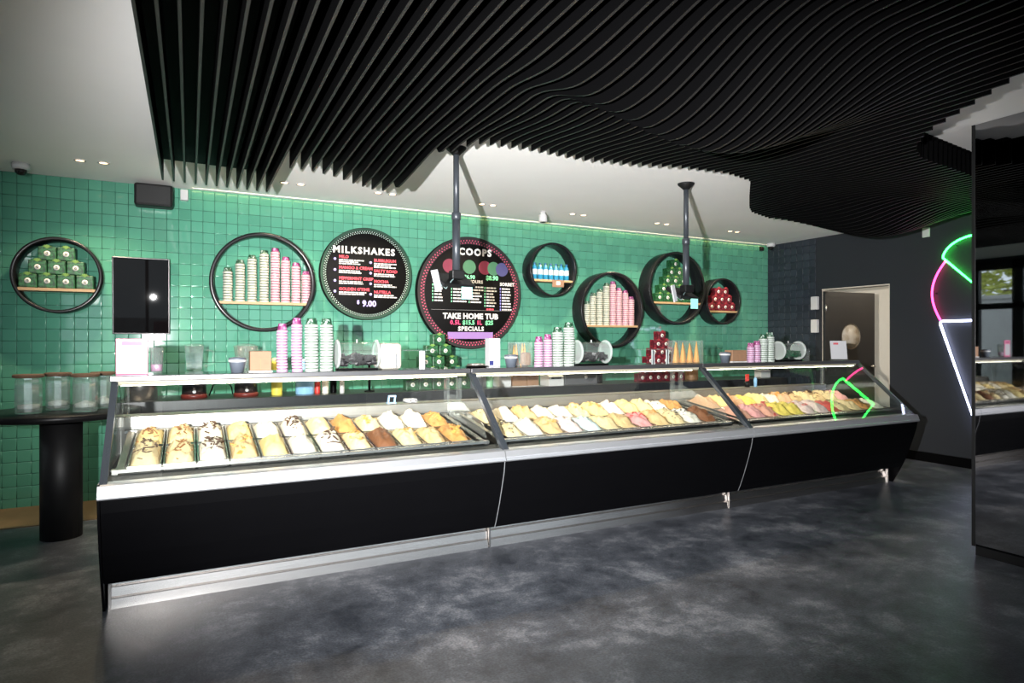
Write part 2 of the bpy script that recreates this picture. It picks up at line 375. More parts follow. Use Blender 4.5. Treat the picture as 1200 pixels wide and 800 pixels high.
# ================================================================== GELATO CASES
XS = [-.39, 1.808, 4.035, 6.25]
cream_led = M('led_diffuser', (.34, .31, .235), .6, emit=(1, .93, .72), estr=.05)
led = M('led_tube', (1, 1, 1), .5, emit=(1, .92, .74), estr=25)
wellm = M('well_steel', (.36, .35, .33), .4, .8, noise_amt=.1)
PANEL = [(3.63, .632), (3.642, .56), (3.672, .46), (3.715, .33), (3.760, .215), (3.782, .168)]
CASEL = ['black gelato display case at the bar-table end, cream gelato pans behind sloped glass',
         'middle black gelato display case between the two inclined black glass posts',
         'black gelato display case at the neon-wall end, fruit-coloured gelato pans behind glass']
def case(i):
    x0, x1 = XS[i], XS[i + 1]; first, last = i == 0, i == 2
    t = thing('gelato_display_case', CASEL[i], 'display case', (x0, 3.9, 0), 0, 'run of three gelato cases'); w = x1 - x0
    def P(m, name, mats, parent=None):
        m.v = [(a, b - 3.9, c) for a, b, c in m.v]; return m.build(name, mats, parent or t)
    a, b = .003, w - .003
    poly = PANEL + [(y + .02, z) for y, z in PANEL[::-1]]
    fp = P(MB().prism(poly, a, b), 'front_panel', black)
    if not last:
        P(MB().prism([(y - .003, z) for y, z in PANEL] + [(y + .01, z) for y, z in PANEL[::-1]], w - .004, w), 'joint_strip', alu, fp)
    P(MB().prism([(3.622, .628), (3.612, .636), (3.612, .650), (3.620, .655), (3.616, .660), (3.632, .695), (3.70, .704), (3.70, .66), (3.66, .628)], a if not first else -.01, b if not last else w + .012), 'bumper_trim', alu)
    P(MB().prism([(3.885, 0), (3.891, .050), (3.903, .055), (3.899, .061), (3.905, .106), (3.917, .111), (3.913, .117), (3.919, .165), (3.95, .165), (3.95, 0)], a if not first else .02, b if not last else w - .06), 'kick_plate', kicksteel)
    P(MB().box(a - .002 if not first else .012, a + .010 if not first else .024, 3.878, 3.90, 0, .16), 'kick_bracket', kicksteel)
    if last: P(MB().box(w - .065, w - .05, 3.875, 3.90, 0, .16), 'kick_bracket', kicksteel)
    P(MB().box(a, b, 3.81, 4.70, .168, .58).box(a + .03, b - .03, 3.96, 4.68, .0, .168), 'carcass', black)
    P(MB().prism([(3.70, .66), (3.70, .69), (3.80, .715), (3.80, .69)], a, b), 'inner_sill', M('sill_dark', (.014, .016, .016), .45, spec=.2))
    P(MB().box(a, b, 3.80, 4.62, .585, .60), 'well_floor', wellm)
    fr = MB(); sl = .14
    fr.prism([(3.805, .722), (3.805, .738), (3.828, .742), (3.828, .724)], .03, w - .03)
    fr.prism([(4.565, .83), (4.565, .846), (4.60, .85), (4.60, .832)], .03, w - .03)
    fr.prism([(3.82, .72), (3.82, .738), (4.58, .846), (4.58, .826)], .05, .085).prism([(3.82, .72), (3.82, .738), (4.58, .846), (4.58, .826)], w - .085, w - .05)
    fr.box(.03, .06, 3.81, 3.83, .60, .73).box(w - .06, w - .03, 3.81, 3.83, .60, .73)
    P(fr, 'pan_rack', steel)
    P(MB().box(a, b, 4.625, 4.70, .58, .862).box(a, b, 4.61, 4.63, .845, .852), 'back_duct', wellm)
    P(MB().prism([(4.60, .868), (4.61, .925), (4.60, .932), (4.74, .932), (4.74, .862), (4.60, .862)], a, b), 'back_ledge', M('ledge_steel', (.42, .40, .37), .35, .9, noise_amt=.2, scale=6, stretch=(1, 20, 20)))
    gl = [(3.668, .700), (4.215, 1.168)]; nx, nz = -.0042, .0042
    P(MB().prism([gl[0], gl[1], (gl[1][0] + nx, gl[1][1] + nz), (gl[0][0] + nx, gl[0][1] + nz)], .012, w - .012), 'front_glass', cgl)
    def post(xa, xb, name='post'):
        P(MB().prism([(3.650, .690), (4.205, 1.172), (4.215, 1.190), (4.245, 1.190), (4.245, 1.165), (3.70, .690)], xa, xb), name, darkmetal)
    if first: post(-.005, .028, 'end_post')
    else: post(.001, .044)
    if last: post(w - .022, w + .004, 'end_post')
    P(MB().box(a if not first else -.01, b if not last else w - .06, 4.20, 4.57, 1.190, 1.205), 'top_shelf', M('shelf_black_glass', (.012, .014, .015), .06))
    P(MB().bbox(a if not first else -.012, b if not last else w - .055, 4.182, 4.205, 1.172, 1.205, .004), 'top_rail', M('rail_grey', (.10, .10, .105), .4, .7))
    ld = P(MB().prism([(4.200, 1.176), (4.208, 1.150), (4.250, 1.150), (4.250, 1.176)], .02, w - .03 if not last else w - .08), 'light_housing', cream_led)
    P(MB().box(.04, w - .10, 4.212, 4.246, 1.1465, 1.1498), 'light_tube', led, ld)
    for xx in ((.05, w - .05) if not last else (.05, w - .18)):
        P(MB().bbox(xx - .01, xx + .01, 4.50, 4.52, .93, 1.19, .002).box(xx - .028, xx - .022, 4.495, 4.525, .93, 1.19), 'shelf_upright', acr)
    side = PANEL[:-1] + [(3.782, .168), (3.80, .13), (3.87, 0), (4.74, 0), (4.74, .93), (4.62, .93), (4.58, .70), (3.64, .70)]
    eg = [(3.675, .705), (4.225, 1.172), (4.56, 1.188), (4.70, .94), (4.62, .93), (4.58, .705)]
    if first:
        P(MB().prism(side, -.012, .0), 'side_panel', black); P(MB().prism(eg, .004, .009), 'end_glass', cgl)
    if last:
        P(MB().prism(side, w, w + .012), 'side_panel', black); P(MB().prism(eg, w - .009, w - .004), 'end_glass', cgl)
    if i < 2: P(MB().prism([(3.86, .745), (4.58, .85), (4.58, .99), (4.4, 1.0), (3.9, .83)], w - .03, w - .026), 'divider_glass', acr)
    return t
for i in range(3): case(i)

# ---- gelato pans
def gm(name, col, amt=.18): return M('gelato_' + name, tuple(c * .80 for c in col), .55, noise_amt=amt, scale=28, bump=.6)
GC = {'cream': (.80, .63, .34), 'white': (.84, .78, .65), 'yellow': (.84, .65, .28), 'caramel': (.62, .30, .09), 'choc': (.22, .085, .035), 'tan': (.72, .50, .24),
      'pinkwhite': (.85, .66, .60), 'pink': (.80, .38, .36), 'peach': (.82, .46, .26), 'lemon': (.88, .70, .14), 'red': (.68, .10, .08), 'paleblue': (.66, .78, .78), 'salmon': (.80, .40, .28)}
NM = {'cream': 'cream-coloured', 'white': 'white', 'yellow': 'pale yellow', 'caramel': 'orange-brown caramel', 'choc': 'dark brown chocolate', 'tan': 'light tan', 'pinkwhite': 'pinkish white',
      'pink': 'pink', 'peach': 'peach', 'lemon': 'bright lemon-yellow', 'red': 'red', 'paleblue': 'pale blue', 'salmon': 'salmon pink'}
TC = {'d': ('chocolate shards', (.07, .03, .015)), 'b': ('brown flakes', (.26, .11, .035)), 'k': ('dark crumbs', (.05, .035, .03)), 'c': ('caramel swirls', (.62, .30, .07)), 'r': ('red swirls', (.6, .08, .07)), 'w': ('white chips', (.9, .86, .76))}
BACK = [['yellow:b', 'cream:b', 'white:d', 'yellow', 'white', 'white:d', 'cream', 'caramel', 'cream:c', 'white', 'white', 'caramel:c'],
        ['cream:k', 'white', 'tan:c', 'white', 'white', 'cream:c', 'yellow:c', 'pinkwhite', 'yellow', 'cream', 'white:k', 'caramel'],
        ['peach', 'yellow', 'peach', 'lemon', 'yellow', 'white', 'peach:c', 'tan:d', 'cream', 'tan:d', 'cream:k', 'pink:k']]
FRONT = [['cream:d', 'cream:b', 'white:d', 'tan:c', 'yellow', 'white', 'white:d', 'cream:c', 'choc', 'cream:c', 'tan', 'caramel:c'],
         ['cream:k', 'white', 'tan:c', 'pinkwhite', 'paleblue', 'cream', 'tan', 'pink:r', 'tan:c', 'cream:k', 'white:k', 'choc'],
         ['salmon', 'pink', 'salmon:r', 'lemon', 'lemon', 'pinkwhite:r', 'pinkwhite', 'red', 'cream:k', 'cream', 'caramel:d', 'white']]
PW, PL = .1575, .352
tray = MB(); a, b = PW / 2, PL / 2
for (x0, x1, y0, y1) in ((-a, a, -b, -b + .010), (-a, a, b - .010, b), (-a, -a + .006, -b, b), (a - .006, a, -b, b)): tray.box(x0, x1, y0, y1, -.002, .0025)
tray.box(-a + .005, -a + .008, -b + .006, b - .006, -.10, 0).box(a - .008, a - .005, -b + .006, b - .006, -.10, 0).box(-a + .005, a - .005, -b + .006, -b + .009, -.10, 0).box(-a + .005, a - .005, b - .009, b - .006, -.10, 0).box(-a + .005, a - .005, -b + .006, b - .006, -.102, -.099)
tray_me = tray.mesh('pan', steel)
CASEN = ['bar-table end case', 'middle case', 'neon-wall end case']
def pan(i, row, k, spec):
    fl_, tp = (spec.split(':') + [None])[:2]
    slope = math.atan(.142)
    cy = 4.005 if row == 'front' else 4.373; cz = .745 + (cy - 3.83) * .142
    npan = 12; px0 = XS[i] + .095 if i == 0 else XS[i] + .115
    cx = px0 + (k + .5) * .1645
    lab = f"{NM[fl_]} gelato" + (f" with {TC[tp][0]}" if tp else '') + f", {row} row, {ORD[k]} pan of {CASEN[i]}"
    t = thing('gelato_pan', lab, 'gelato pan', (cx, cy, cz), 0, f'{row} row gelato pans of the {CASEN[i]}'); t.rotation_euler = (slope, 0, 0)
    link('pan', tray_me, t)
    seed = Vector((i * 13.1 + k * 3.7, 5.3 if row == 'front' else 91.7, 0)); hm = rnd.uniform(.062, .088); skew = rnd.uniform(-.25, .25)
    nx, ny = 16, 26
    def h(u, v):
        e = max(0, (1 - abs(u) ** 2.8)) ** .7 * max(0, (1 - min(1, abs(v - skew * .12 * (1 - v * v))) ** 2.6)) ** .8
        n1 = noise.noise(Vector((u * 1.6, v * 2.6, 0)) + seed); n2 = noise.noise(Vector((u * 4 + v * 3, v * 7, 2)) + seed)
        return -.020 + hm * e * (1 + .35 * n1) + .020 * n2 * e + .008 * noise.noise(Vector((u * 9, v * 14, 4)) + seed) * e
    g = MB(); W2, L2 = a - .008, b - .009
    vs = [(W2 * (2 * p / nx - 1), L2 * (2 * q / ny - 1), h(2 * p / nx - 1, 2 * q / ny - 1)) for q in range(ny + 1) for p in range(nx + 1)]
    g.add(vs, [(q * (nx + 1) + p, q * (nx + 1) + p + 1, (q + 1) * (nx + 1) + p + 1, (q + 1) * (nx + 1) + p) for q in range(ny) for p in range(nx)], 0, True)
    ice = g.build('gelato_mound', gm(fl_, GC[fl_]), t)
    if tp:
        tm = MB(); cnt = {'d': 26, 'b': 30, 'k': 40, 'c': 12, 'r': 12, 'w': 20}[tp]
        for _ in range(cnt):
            u, v = rnd.gauss(0, .40), rnd.gauss(.05, .38)
            if abs(u) > .9 or abs(v) > .9: continue
            l = {'d': .025, 'b': .018, 'k': .007, 'c': .022, 'r': .022, 'w': .007}[tp] * rnd.uniform(.6, 1.5); wd = l * (rnd.uniform(.15, .3) if tp in 'db' else rnd.uniform(.3, .6))
            mt = Matrix.Translation((u * W2, v * L2, h(u, v) + .001)) @ Matrix.Rotation(rnd.uniform(0, 6.3), 4, 'Z') @ Matrix.Rotation(rnd.uniform(-.6, .6), 4, 'Y')
            tm.box(-l * .7, l * .7, -wd, wd, -.002, .0025, 0, mt)
        tm.build('topping', M('topping_' + tp, TC[tp][1], .5, noise_amt=.3, scale=40), ice)
for i in range(3):
    for k in range(12): pan(i, 'rear', k, BACK[i][k]); pan(i, 'front', k, FRONT[i][k])

# ================================================================== BACK BENCH
BZ = .905
bench = thing('back_bench', 'long dark staff bench running along the green tiled wall', 'bench', (3.4, 6.28, 0))
MB().bbox(-3.92, 3.9, -.30, .31, .82, BZ, .004).build('worktop', M('bench_top', (.018, .020, .023), .3, noise_amt=.2), bench)
MB().box(-3.90, 3.88, -.25, .31, .10, .82).box(-3.88, 3.85, -.2, .3, 0, .10).build('cabinet_body', M('bench_body', (.05, .05, .052), .6), bench)
for k in range(9):
    d = MB().bbox(-3.89 + k * .862, -3.89 + k * .862 + .852, -.265, -.25, .12, .80, .003).build('cabinet_door', M('bench_door', (.06, .06, .062), .5), bench)
    MB().tube([(-3.89 + k * .862 + .78, -.275, .60), (-3.89 + k * .862 + .78, -.275, .74)], .006).build('handle', steel, d)

# ================================================================== BAR TABLE AND JARS
tbl = thing('bar_table', 'round black bar table on a thick black post by the tiled wall', 'table', (-.82, 5.5, 0))
MB().lathe([(.475, .862), (.49, .866), (.49, .901), (.485, .905), (0, .905)], n=48).lathe([(0, .862), (.475, .862)], n=48, cap=False).build('table_top', M('table_black', (.006, .006, .0065), .35, spec=.15), tbl)
MB().lathe([(.128, .0), (.128, .862)], n=28).build('post', blackmat, tbl)
JL = ['farthest from the display case', 'second from the outer rim', 'beside the display case, in front', 'by the case, nearer the wall']
for k, (x, y, r) in enumerate(((-.985, 5.36, .078), (-.85, 5.56, .074), (-.655, 5.32, .076), (-.575, 5.55, .07))):
    t = thing('glass_jar', 'cork-lidded glass jar on the bar table, ' + JL[k], 'jar', (x, y, .905), 0, 'cork-lidded jars on the bar table')
    MB().lathe([(0, .004), (r * .92, .002), (r, .02), (r, .215), (r * .93, .235), (r * .93, .245)], n=11, cap=False, smooth=False).lathe([(0, .03), (r * .95, .03), (r * .95, .2)], n=11, cap=False, smooth=False).build('jar_body', jgl, t)
    MB().lathe([(r * 1.0, .246), (r * 1.16, .25), (r * 1.16, .264), (r * 1.1, .270), (0, .270)], n=24).build('lid', cork, t)
    MB().lathe([(0, .036), (r * .8, .036), (r * .82, .06), (0, .062 + .01 * k)], n=16, cap=False).build('sugar_sachets', M('jar_fill', (.62, .60, .54), .7, noise_amt=.4, scale=50), t)

# ================================================================== WALL THINGS
ringm = M('ring_black', (.009, .010, .0115), .25, noise_amt=.1, spec=.35)
def round_shelf(label, cx, cz, r, d, bz=None, tab=False):
    t = thing('round_shelf', label, 'wall shelf', (cx, YB, cz), 0, 'round shelves on the tiled wall')
    w = .036 if r > .4 else .026
    MB().lathe([(r, -.002), (r, -d + .004), (r - .004, -d), (r - w + .003, -d), (r - w, -d + .004), (r - w, -.002)], n=72, axis='y', cap=False).build('ring', ringm, t)
    if bz is not None:
        z = bz - cz; hw = math.sqrt((r - w) ** 2 - z * z) - .004
        MB().box(-hw, hw, -d + .012, -.004, z - .024, z).build('shelf_board', wood, t)
        if tab: 
            o = MB().box(-.02, .14, -d + .004, -d + .012, z - .085, z + .0).build('price_tag', M('tag_brown', (.20, .12, .08), .6), t)
            MB().box(.035, .085, -d + .002, -d + .004, z - .06, z - .018).build('tag_print', M('tag_white', (.75, .72, .68), .6), o)
    return t
D = .20
RS = [('round black wall shelf of green cartons beside the dark screen', -.985, 1.955, .318, D, 1.845),
      ('large round black wall shelf of cup stacks beside the milkshake menu', .634, 1.968, .475, .16, 1.778),
      ('round black wall shelf of blue water bottles', 3.834, 2.248, .322, D, 2.13),
      ('round black wall shelf of cup stacks between bottles and green cartons', 4.685, 1.792, .475, D + .01, 1.602),
      ('round black wall shelf of green cartons behind the hanging screen', 5.72, 2.10, .48, D + .02, 1.917),
      ('round black wall shelf of red cartons near the charcoal wall', 6.56, 1.953, .32, D, 1.824)]
for k, a_ in enumerate(RS): round_shelf(*a_, tab=(k == 2))

# ---- round menus
def disc_menu(label, cx, cz, r, rimcol):
    t = thing('menu_board', label, 'menu board', (cx, YB, cz), 0, 'round menu boards')
    MB().lathe([(0, -.10), (r - .006, -.10), (r, -.096), (r, -.02), (r - .01, -.002)], n=72, axis='y').build('board', M('menu_black', (.003, .0028, .003), .6, spec=.1), t)
    MB().lathe([(r - .03, -.1012), (r - .004, -.1012)], n=72, axis='y', cap=False).build('rim', rimcol, t)
    return t
def dots(t, r, n, rings, mat, s=.006, slant=.0):
    m = MB()
    for j, rr in enumerate(rings):
        for k in range(n):
            a_ = 2 * math.pi * (k + (j % 2) * .5) / n; c_, s_ = math.cos(a_), math.sin(a_)
            mt = Matrix.Translation((rr * c_, -.1005, rr * s_)) @ Matrix.Rotation(-a_ + slant * (1 if j % 2 else -1), 4, 'Y')
            m.box(-s * 1.3, s * 1.3, -.0012, .0006, -s * .7, s * .7, 0, mt)
    o = m.build('dot_border', mat, t); o['kind'] = 'stuff'
def put_text(t, txt, x, z, size, mat, align='CENTER', bold=.0, spacing=1.0, name='lettering'):
    me = text_mesh(txt, size, align, bold, spacing); me.materials.clear(); me.materials.append(mat)
    o = link(name, me, t, (x, -.1015, z)); o.rotation_euler = (R(90), 0, 0); return o
def lines(t, rows, mat, name='small_print'):
    """rows: (x, z, width, height) print bars too small to read, broken into words"""
    m = MB()
    for (x, z, w, h) in rows:
        u = x
        while u < x + w:
            l = min(rnd.uniform(.02, .055), x + w - u)
            m.box(u, u + l, -.1012, -.1003, z - h / 2, z + h / 2); u += l + .006
    o = m.build(name, mat, t); o['kind'] = 'stuff'; return o
pw = M('print_white', (.52, .52, .52), .6); pr = M('print_red', (.62, .06, .09), .6); plil = M('print_lilac', (.42, .36, .78), .6)
ppk = M('print_pink', (.62, .05, .16), .6); pgr = M('print_green', (.16, .55, .30), .6); pbl = M('print_blue', (.20, .20, .62), .6); ppur = M('print_purple', (.24, .14, .36), .6)
m1 = disc_menu('round black milkshake menu with white dotted border and green rim', 1.64, 2.10, .478, M('rim_green', (.006, .04, .022), .7))
dots(m1, .43, 110, (.424, .440), M('dot_white', (.42, .55, .48), .6), .0046, .5)
put_text(m1, 'MILKSHAKES', -.03, .235, .095, pw, bold=.004, spacing=1.25)
LH = ['MILO', 'MANGO & CREAM', 'PEPPERMINT CRISP', "GOLDEN G'TIME"]; RH = ['BUBBLEGUM', 'SALTY ROAD', 'MOCHA', 'NUTELLA']
sm = []
for k in range(4):
    z = .175 - k * .11
    put_text(m1, LH[k], -.29, z - .01, .042, pr, 'LEFT', .0015); put_text(m1, RH[k], .07, z - .03, .042, pr, 'LEFT', .0015)
    for q in range(2 + (k == 0)): sm += [(-.29, z - .042 - q * .019, rnd.uniform(.2, .29), .012), (.07, z - .062 - q * .019, rnd.uniform(.17, .25), .012)]
    MB().lathe([(0, -.1018), (.014, -.1018), (.014, -.1)], -.33, 0, z - .035, 14, axis='y', cap=False).build('bullet', plil, m1)
    MB().lathe([(0, -.1018), (.014, -.1018), (.014, -.1)], .035, 0, z - .055, 14, axis='y', cap=False).build('bullet', plil, m1)
lines(m1, sm, pw)
put_text(m1, '$', -.095, -.295, .05, plil, bold=.002); put_text(m1, '9.00', .02, -.31, .085, plil, bold=.003)
m2 = disc_menu('largest round black scoops menu with pink dotted border', 2.81, 1.945, .63, M('rim_dark', (.008, .007, .008), .7))
MB().lathe([(.545, -.1008), (.60, -.1008)], n=72, axis='y', cap=False).build('border_band', M('band_maroon', (.016, .006, .009), .5), m2)
dots(m2, .57, 104, (.560, .585), M('dot_pink', (.70, .10, .20), .6), .0056, .4)
put_text(m2, 'SCOOPS', .02, .455, .105, pw, bold=.005, spacing=1.25)
for (x, z, mt_) in ((-.26, .29, ppk), (-.02, .29, pgr), (.17, .29, ppk), (.28, .285, pgr), (.385, .28, pbl)):
    c_ = (MB().lathe([(0, -.1006 - .0004 * x), (.078, -.1006 - .0004 * x)], x, 0, z, 32, axis='y', cap=False)); c_.build('scoop_circle', M(mt_.name + '_dim', tuple(v * .22 for v in mt_.node_tree.nodes['Principled BSDF'].inputs[0].default_value[:3]), .6), m2)
put_text(m2, '$6.90', -.02, .175, .06, pgr, bold=.002); put_text(m2, '$8.90', .26, .175, .068, pgr, bold=.003)
put_text(m2, 'LOGO', -.455, .125, .05, pw, 'LEFT', .002, name='column_heading'); put_text(m2, 'OUR FLAVOURS', -.05, .125, .05, pw, 'CENTER', .002, 1.1, name='column_heading'); put_text(m2, 'SORBET', .36, .11, .05, pw, 'LEFT', .002, 1.05, name='column_heading')
rw = []; tk = []; tb = []
for cidx, (x, n) in enumerate(((-.46, 6), (-.24, 6), (-.03, 6), (.165, 7), (.36, 8))):
    for k in range(n):
        z = .075 - k * .034 - cidx * .004; rw.append((x + .025, z, rnd.uniform(.08, .165 if cidx < 4 else .14), .016)); (tb if cidx == 4 else tk).append((x, z, .012, .02))
lines(m2, rw, pw); lines(m2, tk, pgr, 'bullet_marks'); lines(m2, tb, pbl, 'bullet_marks'); lines(m2, [(.19, -.18, .09, .018)], pr, 'small_print')
MB().box(-.47, .50, -.1008, -.1, -.196, -.193).build('divider_line', M('line_grey', (.2, .2, .2), .6), m2)
put_text(m2, 'TAKE HOME TUB', .0, -.265, .084, pw, bold=.004, spacing=1.05)
put_text(m2, '0.5L', -.19, -.335, .066, ppk, bold=.002, spacing=1.1); put_text(m2, '$15.5', -.03, -.335, .066, pgr, bold=.002); put_text(m2, '1L', .10, -.335, .066, ppk, bold=.002); put_text(m2, '$25', .225, -.335, .066, pgr, bold=.002)
put_text(m2, 'SPECIALS', .0, -.405, .066, pw, bold=.003, spacing=1.2)
pb = MB().box(-.28, .27, -.1015, -.1, -.515, -.44).build('special_panel', ppur, m2)
lines(m2, [(-.25, -.477, .07, .02), (-.16, -.477, .35, .018)], pw)

# ---- screen, speaker, sensors, cameras
tv_ = thing('wall_screen', 'dark portrait screen on the tiled wall above the pink sign', 'screen', (-.385, YB - .02, 1.81)); tv_.rotation_euler = (R(3), 0, 0)
MB().bbox(-.224, .224, -.055, -.001, -.342, .342, .006).build('casing', M('screen_casing', (.012, .012, .013), .3), tv_)
MB().box(-.214, .214, -.0565, -.055, -.332, .332).build('display', M('screen_glass', (.003, .003, .0035), .015, spec=.10), tv_)
sp = thing('loudspeaker', 'black loudspeaker mounted on the wall under the ceiling', 'loudspeaker', (-.285, YB, 2.70))
MB().bbox(-.15, .15, -.19, -.03, -.098, .098, .02).build('cabinet', blackmat, sp)
MB().bbox(-.135, .135, -.197, -.185, -.085, .085, .01).build('grille', M('grille_black', (.02, .02, .021), .7, noise_amt=.3, scale=300, bump=.4), sp)
MB().box(-.04, .04, -.03, -.001, -.04, .04).build('bracket', black, sp)
tag(MB().bbox(-.032, .032, -.045, -.001, -.05, .05, .006).build('motion_sensor', whitep), 'small white sensor box high on the green wall beside the loudspeaker', 'sensor').location = (-.045, YB, 2.755)
tag(MB().bbox(-.035, .035, -.03, -.001, -.03, .03, .004).build('alarm_box', blackmat), 'small black box at the top of the green wall by the corner', 'sensor').location = (7.50, YB, 2.765)
CL = ['white dome security camera above the green carton shelf', 'white security camera on the ceiling near the bottle shelf', 'white dome security camera in the corner by the charcoal wall']
for k, (x, y) in enumerate(((-1.20, 6.26), (3.44, 5.98), (7.50, 6.42))):
    t = thing('security_camera', CL[k], 'camera', (x, y, ZC), R(20), 'ceiling security cameras')
    if k == 1: MB().lathe([(.03, 0), (.032, -.03), (.045, -.04), (.048, -.11), (.03, -.115)], n=20).build('housing', whitep, t); MB().lathe([(.032, -.1155), (.0, -.122)], n=20, cap=False).build('lens', black, t)
    else:
        MB().lathe([(.06, 0), (.062, -.03), (.055, -.05), (.0, -.05)], n=24).build('housing', whitep, t)
        MB().lathe([(.042, -.05), (.04, -.07), (.025, -.09), (0, -.096)], n=20).build('lens', M('lens_black', (.01, .01, .01), .08), t)
tag(MB().bbox(-.02, 0, -.04, .04, -.055, .055, .004).build('wall_switch', whitep), 'white switch box high on the charcoal wall above the neon', 'switch').location = (XR, 4.335, 2.67)
for k, z in enumerate((1.925, 1.61)):
    tag(MB().bbox(-.05, 0, -.05, .05, -.09, .09, .008).build('hinge_block', whitep), ('upper' if k == 0 else 'lower') + ' white box on the wall beside the grey door', 'box', 'white boxes beside the door').location = (XR - .001, 5.79, z)

# ---- ceiling downlights and cove light
dlm = M('lamp_glow', (1, .9, .75), .5, emit=(1, .62, .32), estr=5)
DL = [-.765, -.61, .752, .893, 1.60, 1.74, 2.683, 2.81, 3.79, 3.938, 4.99, 5.136, 6.185, 6.307]
for k, x in enumerate(DL):
    t = thing('downlight', f'small recessed downlight over the staff bench, {ORD[k // 2]} pair from bar-table end, {"nearer" if k % 2 == 0 else "farther"} lamp', 'downlight', (x, 5.93, ZC), 0, f'downlight pair {ORD[k // 2]} over the bench')
    MB().lathe([(.042, -.001), (.042, -.006), (.030, -.006), (.030, -.001)], n=20, cap=False).build('trim_ring', whitep, t)
    MB().lathe([(0, -.003), (.030, -.003)], n=20, cap=False).build('lens', dlm, t)
    l = lamp('downlight_lamp', 'SPOT', (0, 0, -.02), 62, (1, .80, .56), spot_size=R(125), spot_blend=.8, shadow_soft_size=.03); l.parent = t
st = thing('led_strip', 'slim warm light strip along the top edge of the tiled wall', 'light strip', (3.8, 6.575, ZC))
MB().box(-3.78, 3.80, -.060, -.057, -.0065, -.001).build('channel', plaster, st)
MB().box(-3.78, 3.80, -.0568, -.055, -.006, -.0015).build('diffuser', M('led_strip_glow', (1, 1, 1), .5, emit=(1, .88, .36), estr=13), st)

# ---- hanging poles with order screens
mint = M('mint_card', (.30, .75, .62), .6)
def pole(label, x, y, ztop, zbot, rz):
    t = thing('hanging_screen', label, 'screen', (x, y, ZC), 0, 'screens hung from ceiling poles')
    MB().lathe([(.075, 0), (.072, -.012), (.045, -.035), (.026, -.055)], n=24).build('ceiling_flange', blackmat, t)
    MB().lathe([(.022, -.04), (.022, ztop - ZC)], n=20).build('upper_tube', darkmetal, t)
    MB().lathe([(.029, ztop - ZC), (.034, ztop - ZC - .004), (.034, ztop - ZC - .05), (.029, ztop - ZC - .054)], n=20).build('collar', darkmetal, t)
    MB().lathe([(.029, ztop - ZC - .05), (.029, zbot - ZC)], n=20).build('lower_tube', darkmetal, t)
    zz = zbot - ZC
    mt = Matrix.Translation((.0, .05, zz - .05)) @ Matrix.Rotation(rz, 4, 'Z') @ Matrix.Rotation(R(-58), 4, 'X')
    sc = MB().bbox(-.145, .145, -.016, .016, -.09, .09, .006, 0, mt).build('screen_body', blackmat, t)
    MB().box(-.135, .135, .0165, .0175, -.08, .08, 0, mt).build('display', M('screen_glass', (.003, .003, .0035), .015, spec=.10), sc)
    MB().bbox(-.05, .05, -.05, .03, zz - .045, zz + .02, .008).tube([(0, -.02, zz), (.0, .04, zz - .05)], .02).build('mount', blackmat, t)
    mc = Matrix.Translation((-.165, -.03, zz - .06)) @ Matrix.Rotation(R(-14), 4, 'Y') @ Matrix.Rotation(R(20), 4, 'Z')
    MB().bbox(-.03, .03, -.006, .006, -.075, .075, .003, 0, mc).build('card_reader', M('reader_white', (.50, .50, .53), .4), t)
    MB().tube([(-.14, -.02, zz - .08), (-.10, -.05, zz - .12), (-.05, -.03, zz - .06), (0, -.01, zz - .02)], .004, 6).build('cable', M('cable_grey', (.18, .26, .26), .5), t)
    MB().box(.03, .115, -.03, -.027, zz - .19, zz - .10).build('sticker', mint, t)
    return t
pole('black ceiling pole carrying a tilted order screen before the scoops menu', 1.741, 4.30, 2.345, 1.90, R(15))
pole('black ceiling pole carrying a tilted order screen before the green carton shelf', 3.974, 4.33, 2.325, 1.885, R(15))

# ---- neon ice cream sign
neon = thing('neon_sign', 'ice cream cone neon sign on the charcoal wall', 'neon sign', (XR, 3.78, 1.6))
ng = M('neon_green', (.1, .8, .4), .4, emit=(.024, 1.0, .075), estr=20); npk = M('neon_pink', (.8, .1, .5), .4, emit=(1.0, .03, .22), estr=9); nw = M('neon_white', (.8, .8, 1), .4, emit=(.66, .70, 1.0), estr=14)
def yz(pts): return [(-.035, y - 3.78, z - 1.6) for y, z in pts]
arc = [(3.78 + .36 * math.sin(t_), 2.33 + .235 * math.cos(t_)) for t_ in [R(85 - 170 * k / 24) for k in range(25)]]
MB().tube(yz(arc), .011).tube(yz([arc[0], (4.0, 2.21), (3.78, 1.99), (3.56, 2.21), arc[-1]]), .011).build('green_tube', ng, neon)
def bez(p, n=16):
    out = []
    for k in range(n + 1):
        t_ = k / n; q = [Vector(a) for a in p]
        while len(q) > 1: q = [q[i].lerp(q[i + 1], t_) for i in range(len(q) - 1)]
        out.append((q[0].x, q[0].y))
    return out
for s in (1, -1):
    pk = bez([(4.105, 2.315), (4.30, 2.07), (4.29, 1.88), (4.165, 1.645)])
    MB().tube(yz([(3.78 + s * (y - 3.78), z) for y, z in pk]), .011).build('pink_tube', npk, neon)
MB().tube(yz([(3.394, 1.60), (3.40, 1.622), (3.42, 1.63), (4.14, 1.63), (4.16, 1.622), (4.166, 1.60), (3.78, .42), (3.394, 1.60)]), .012).build('white_tube', nw, neon)
for y, z in ((4.1, 1.63), (3.9, .8), (4.22, 1.95), (4.0, 2.47)): MB().box(-.03, 0, y - 3.785, y - 3.775, z - 1.605, z - 1.595).build('standoff', blackmat, neon)

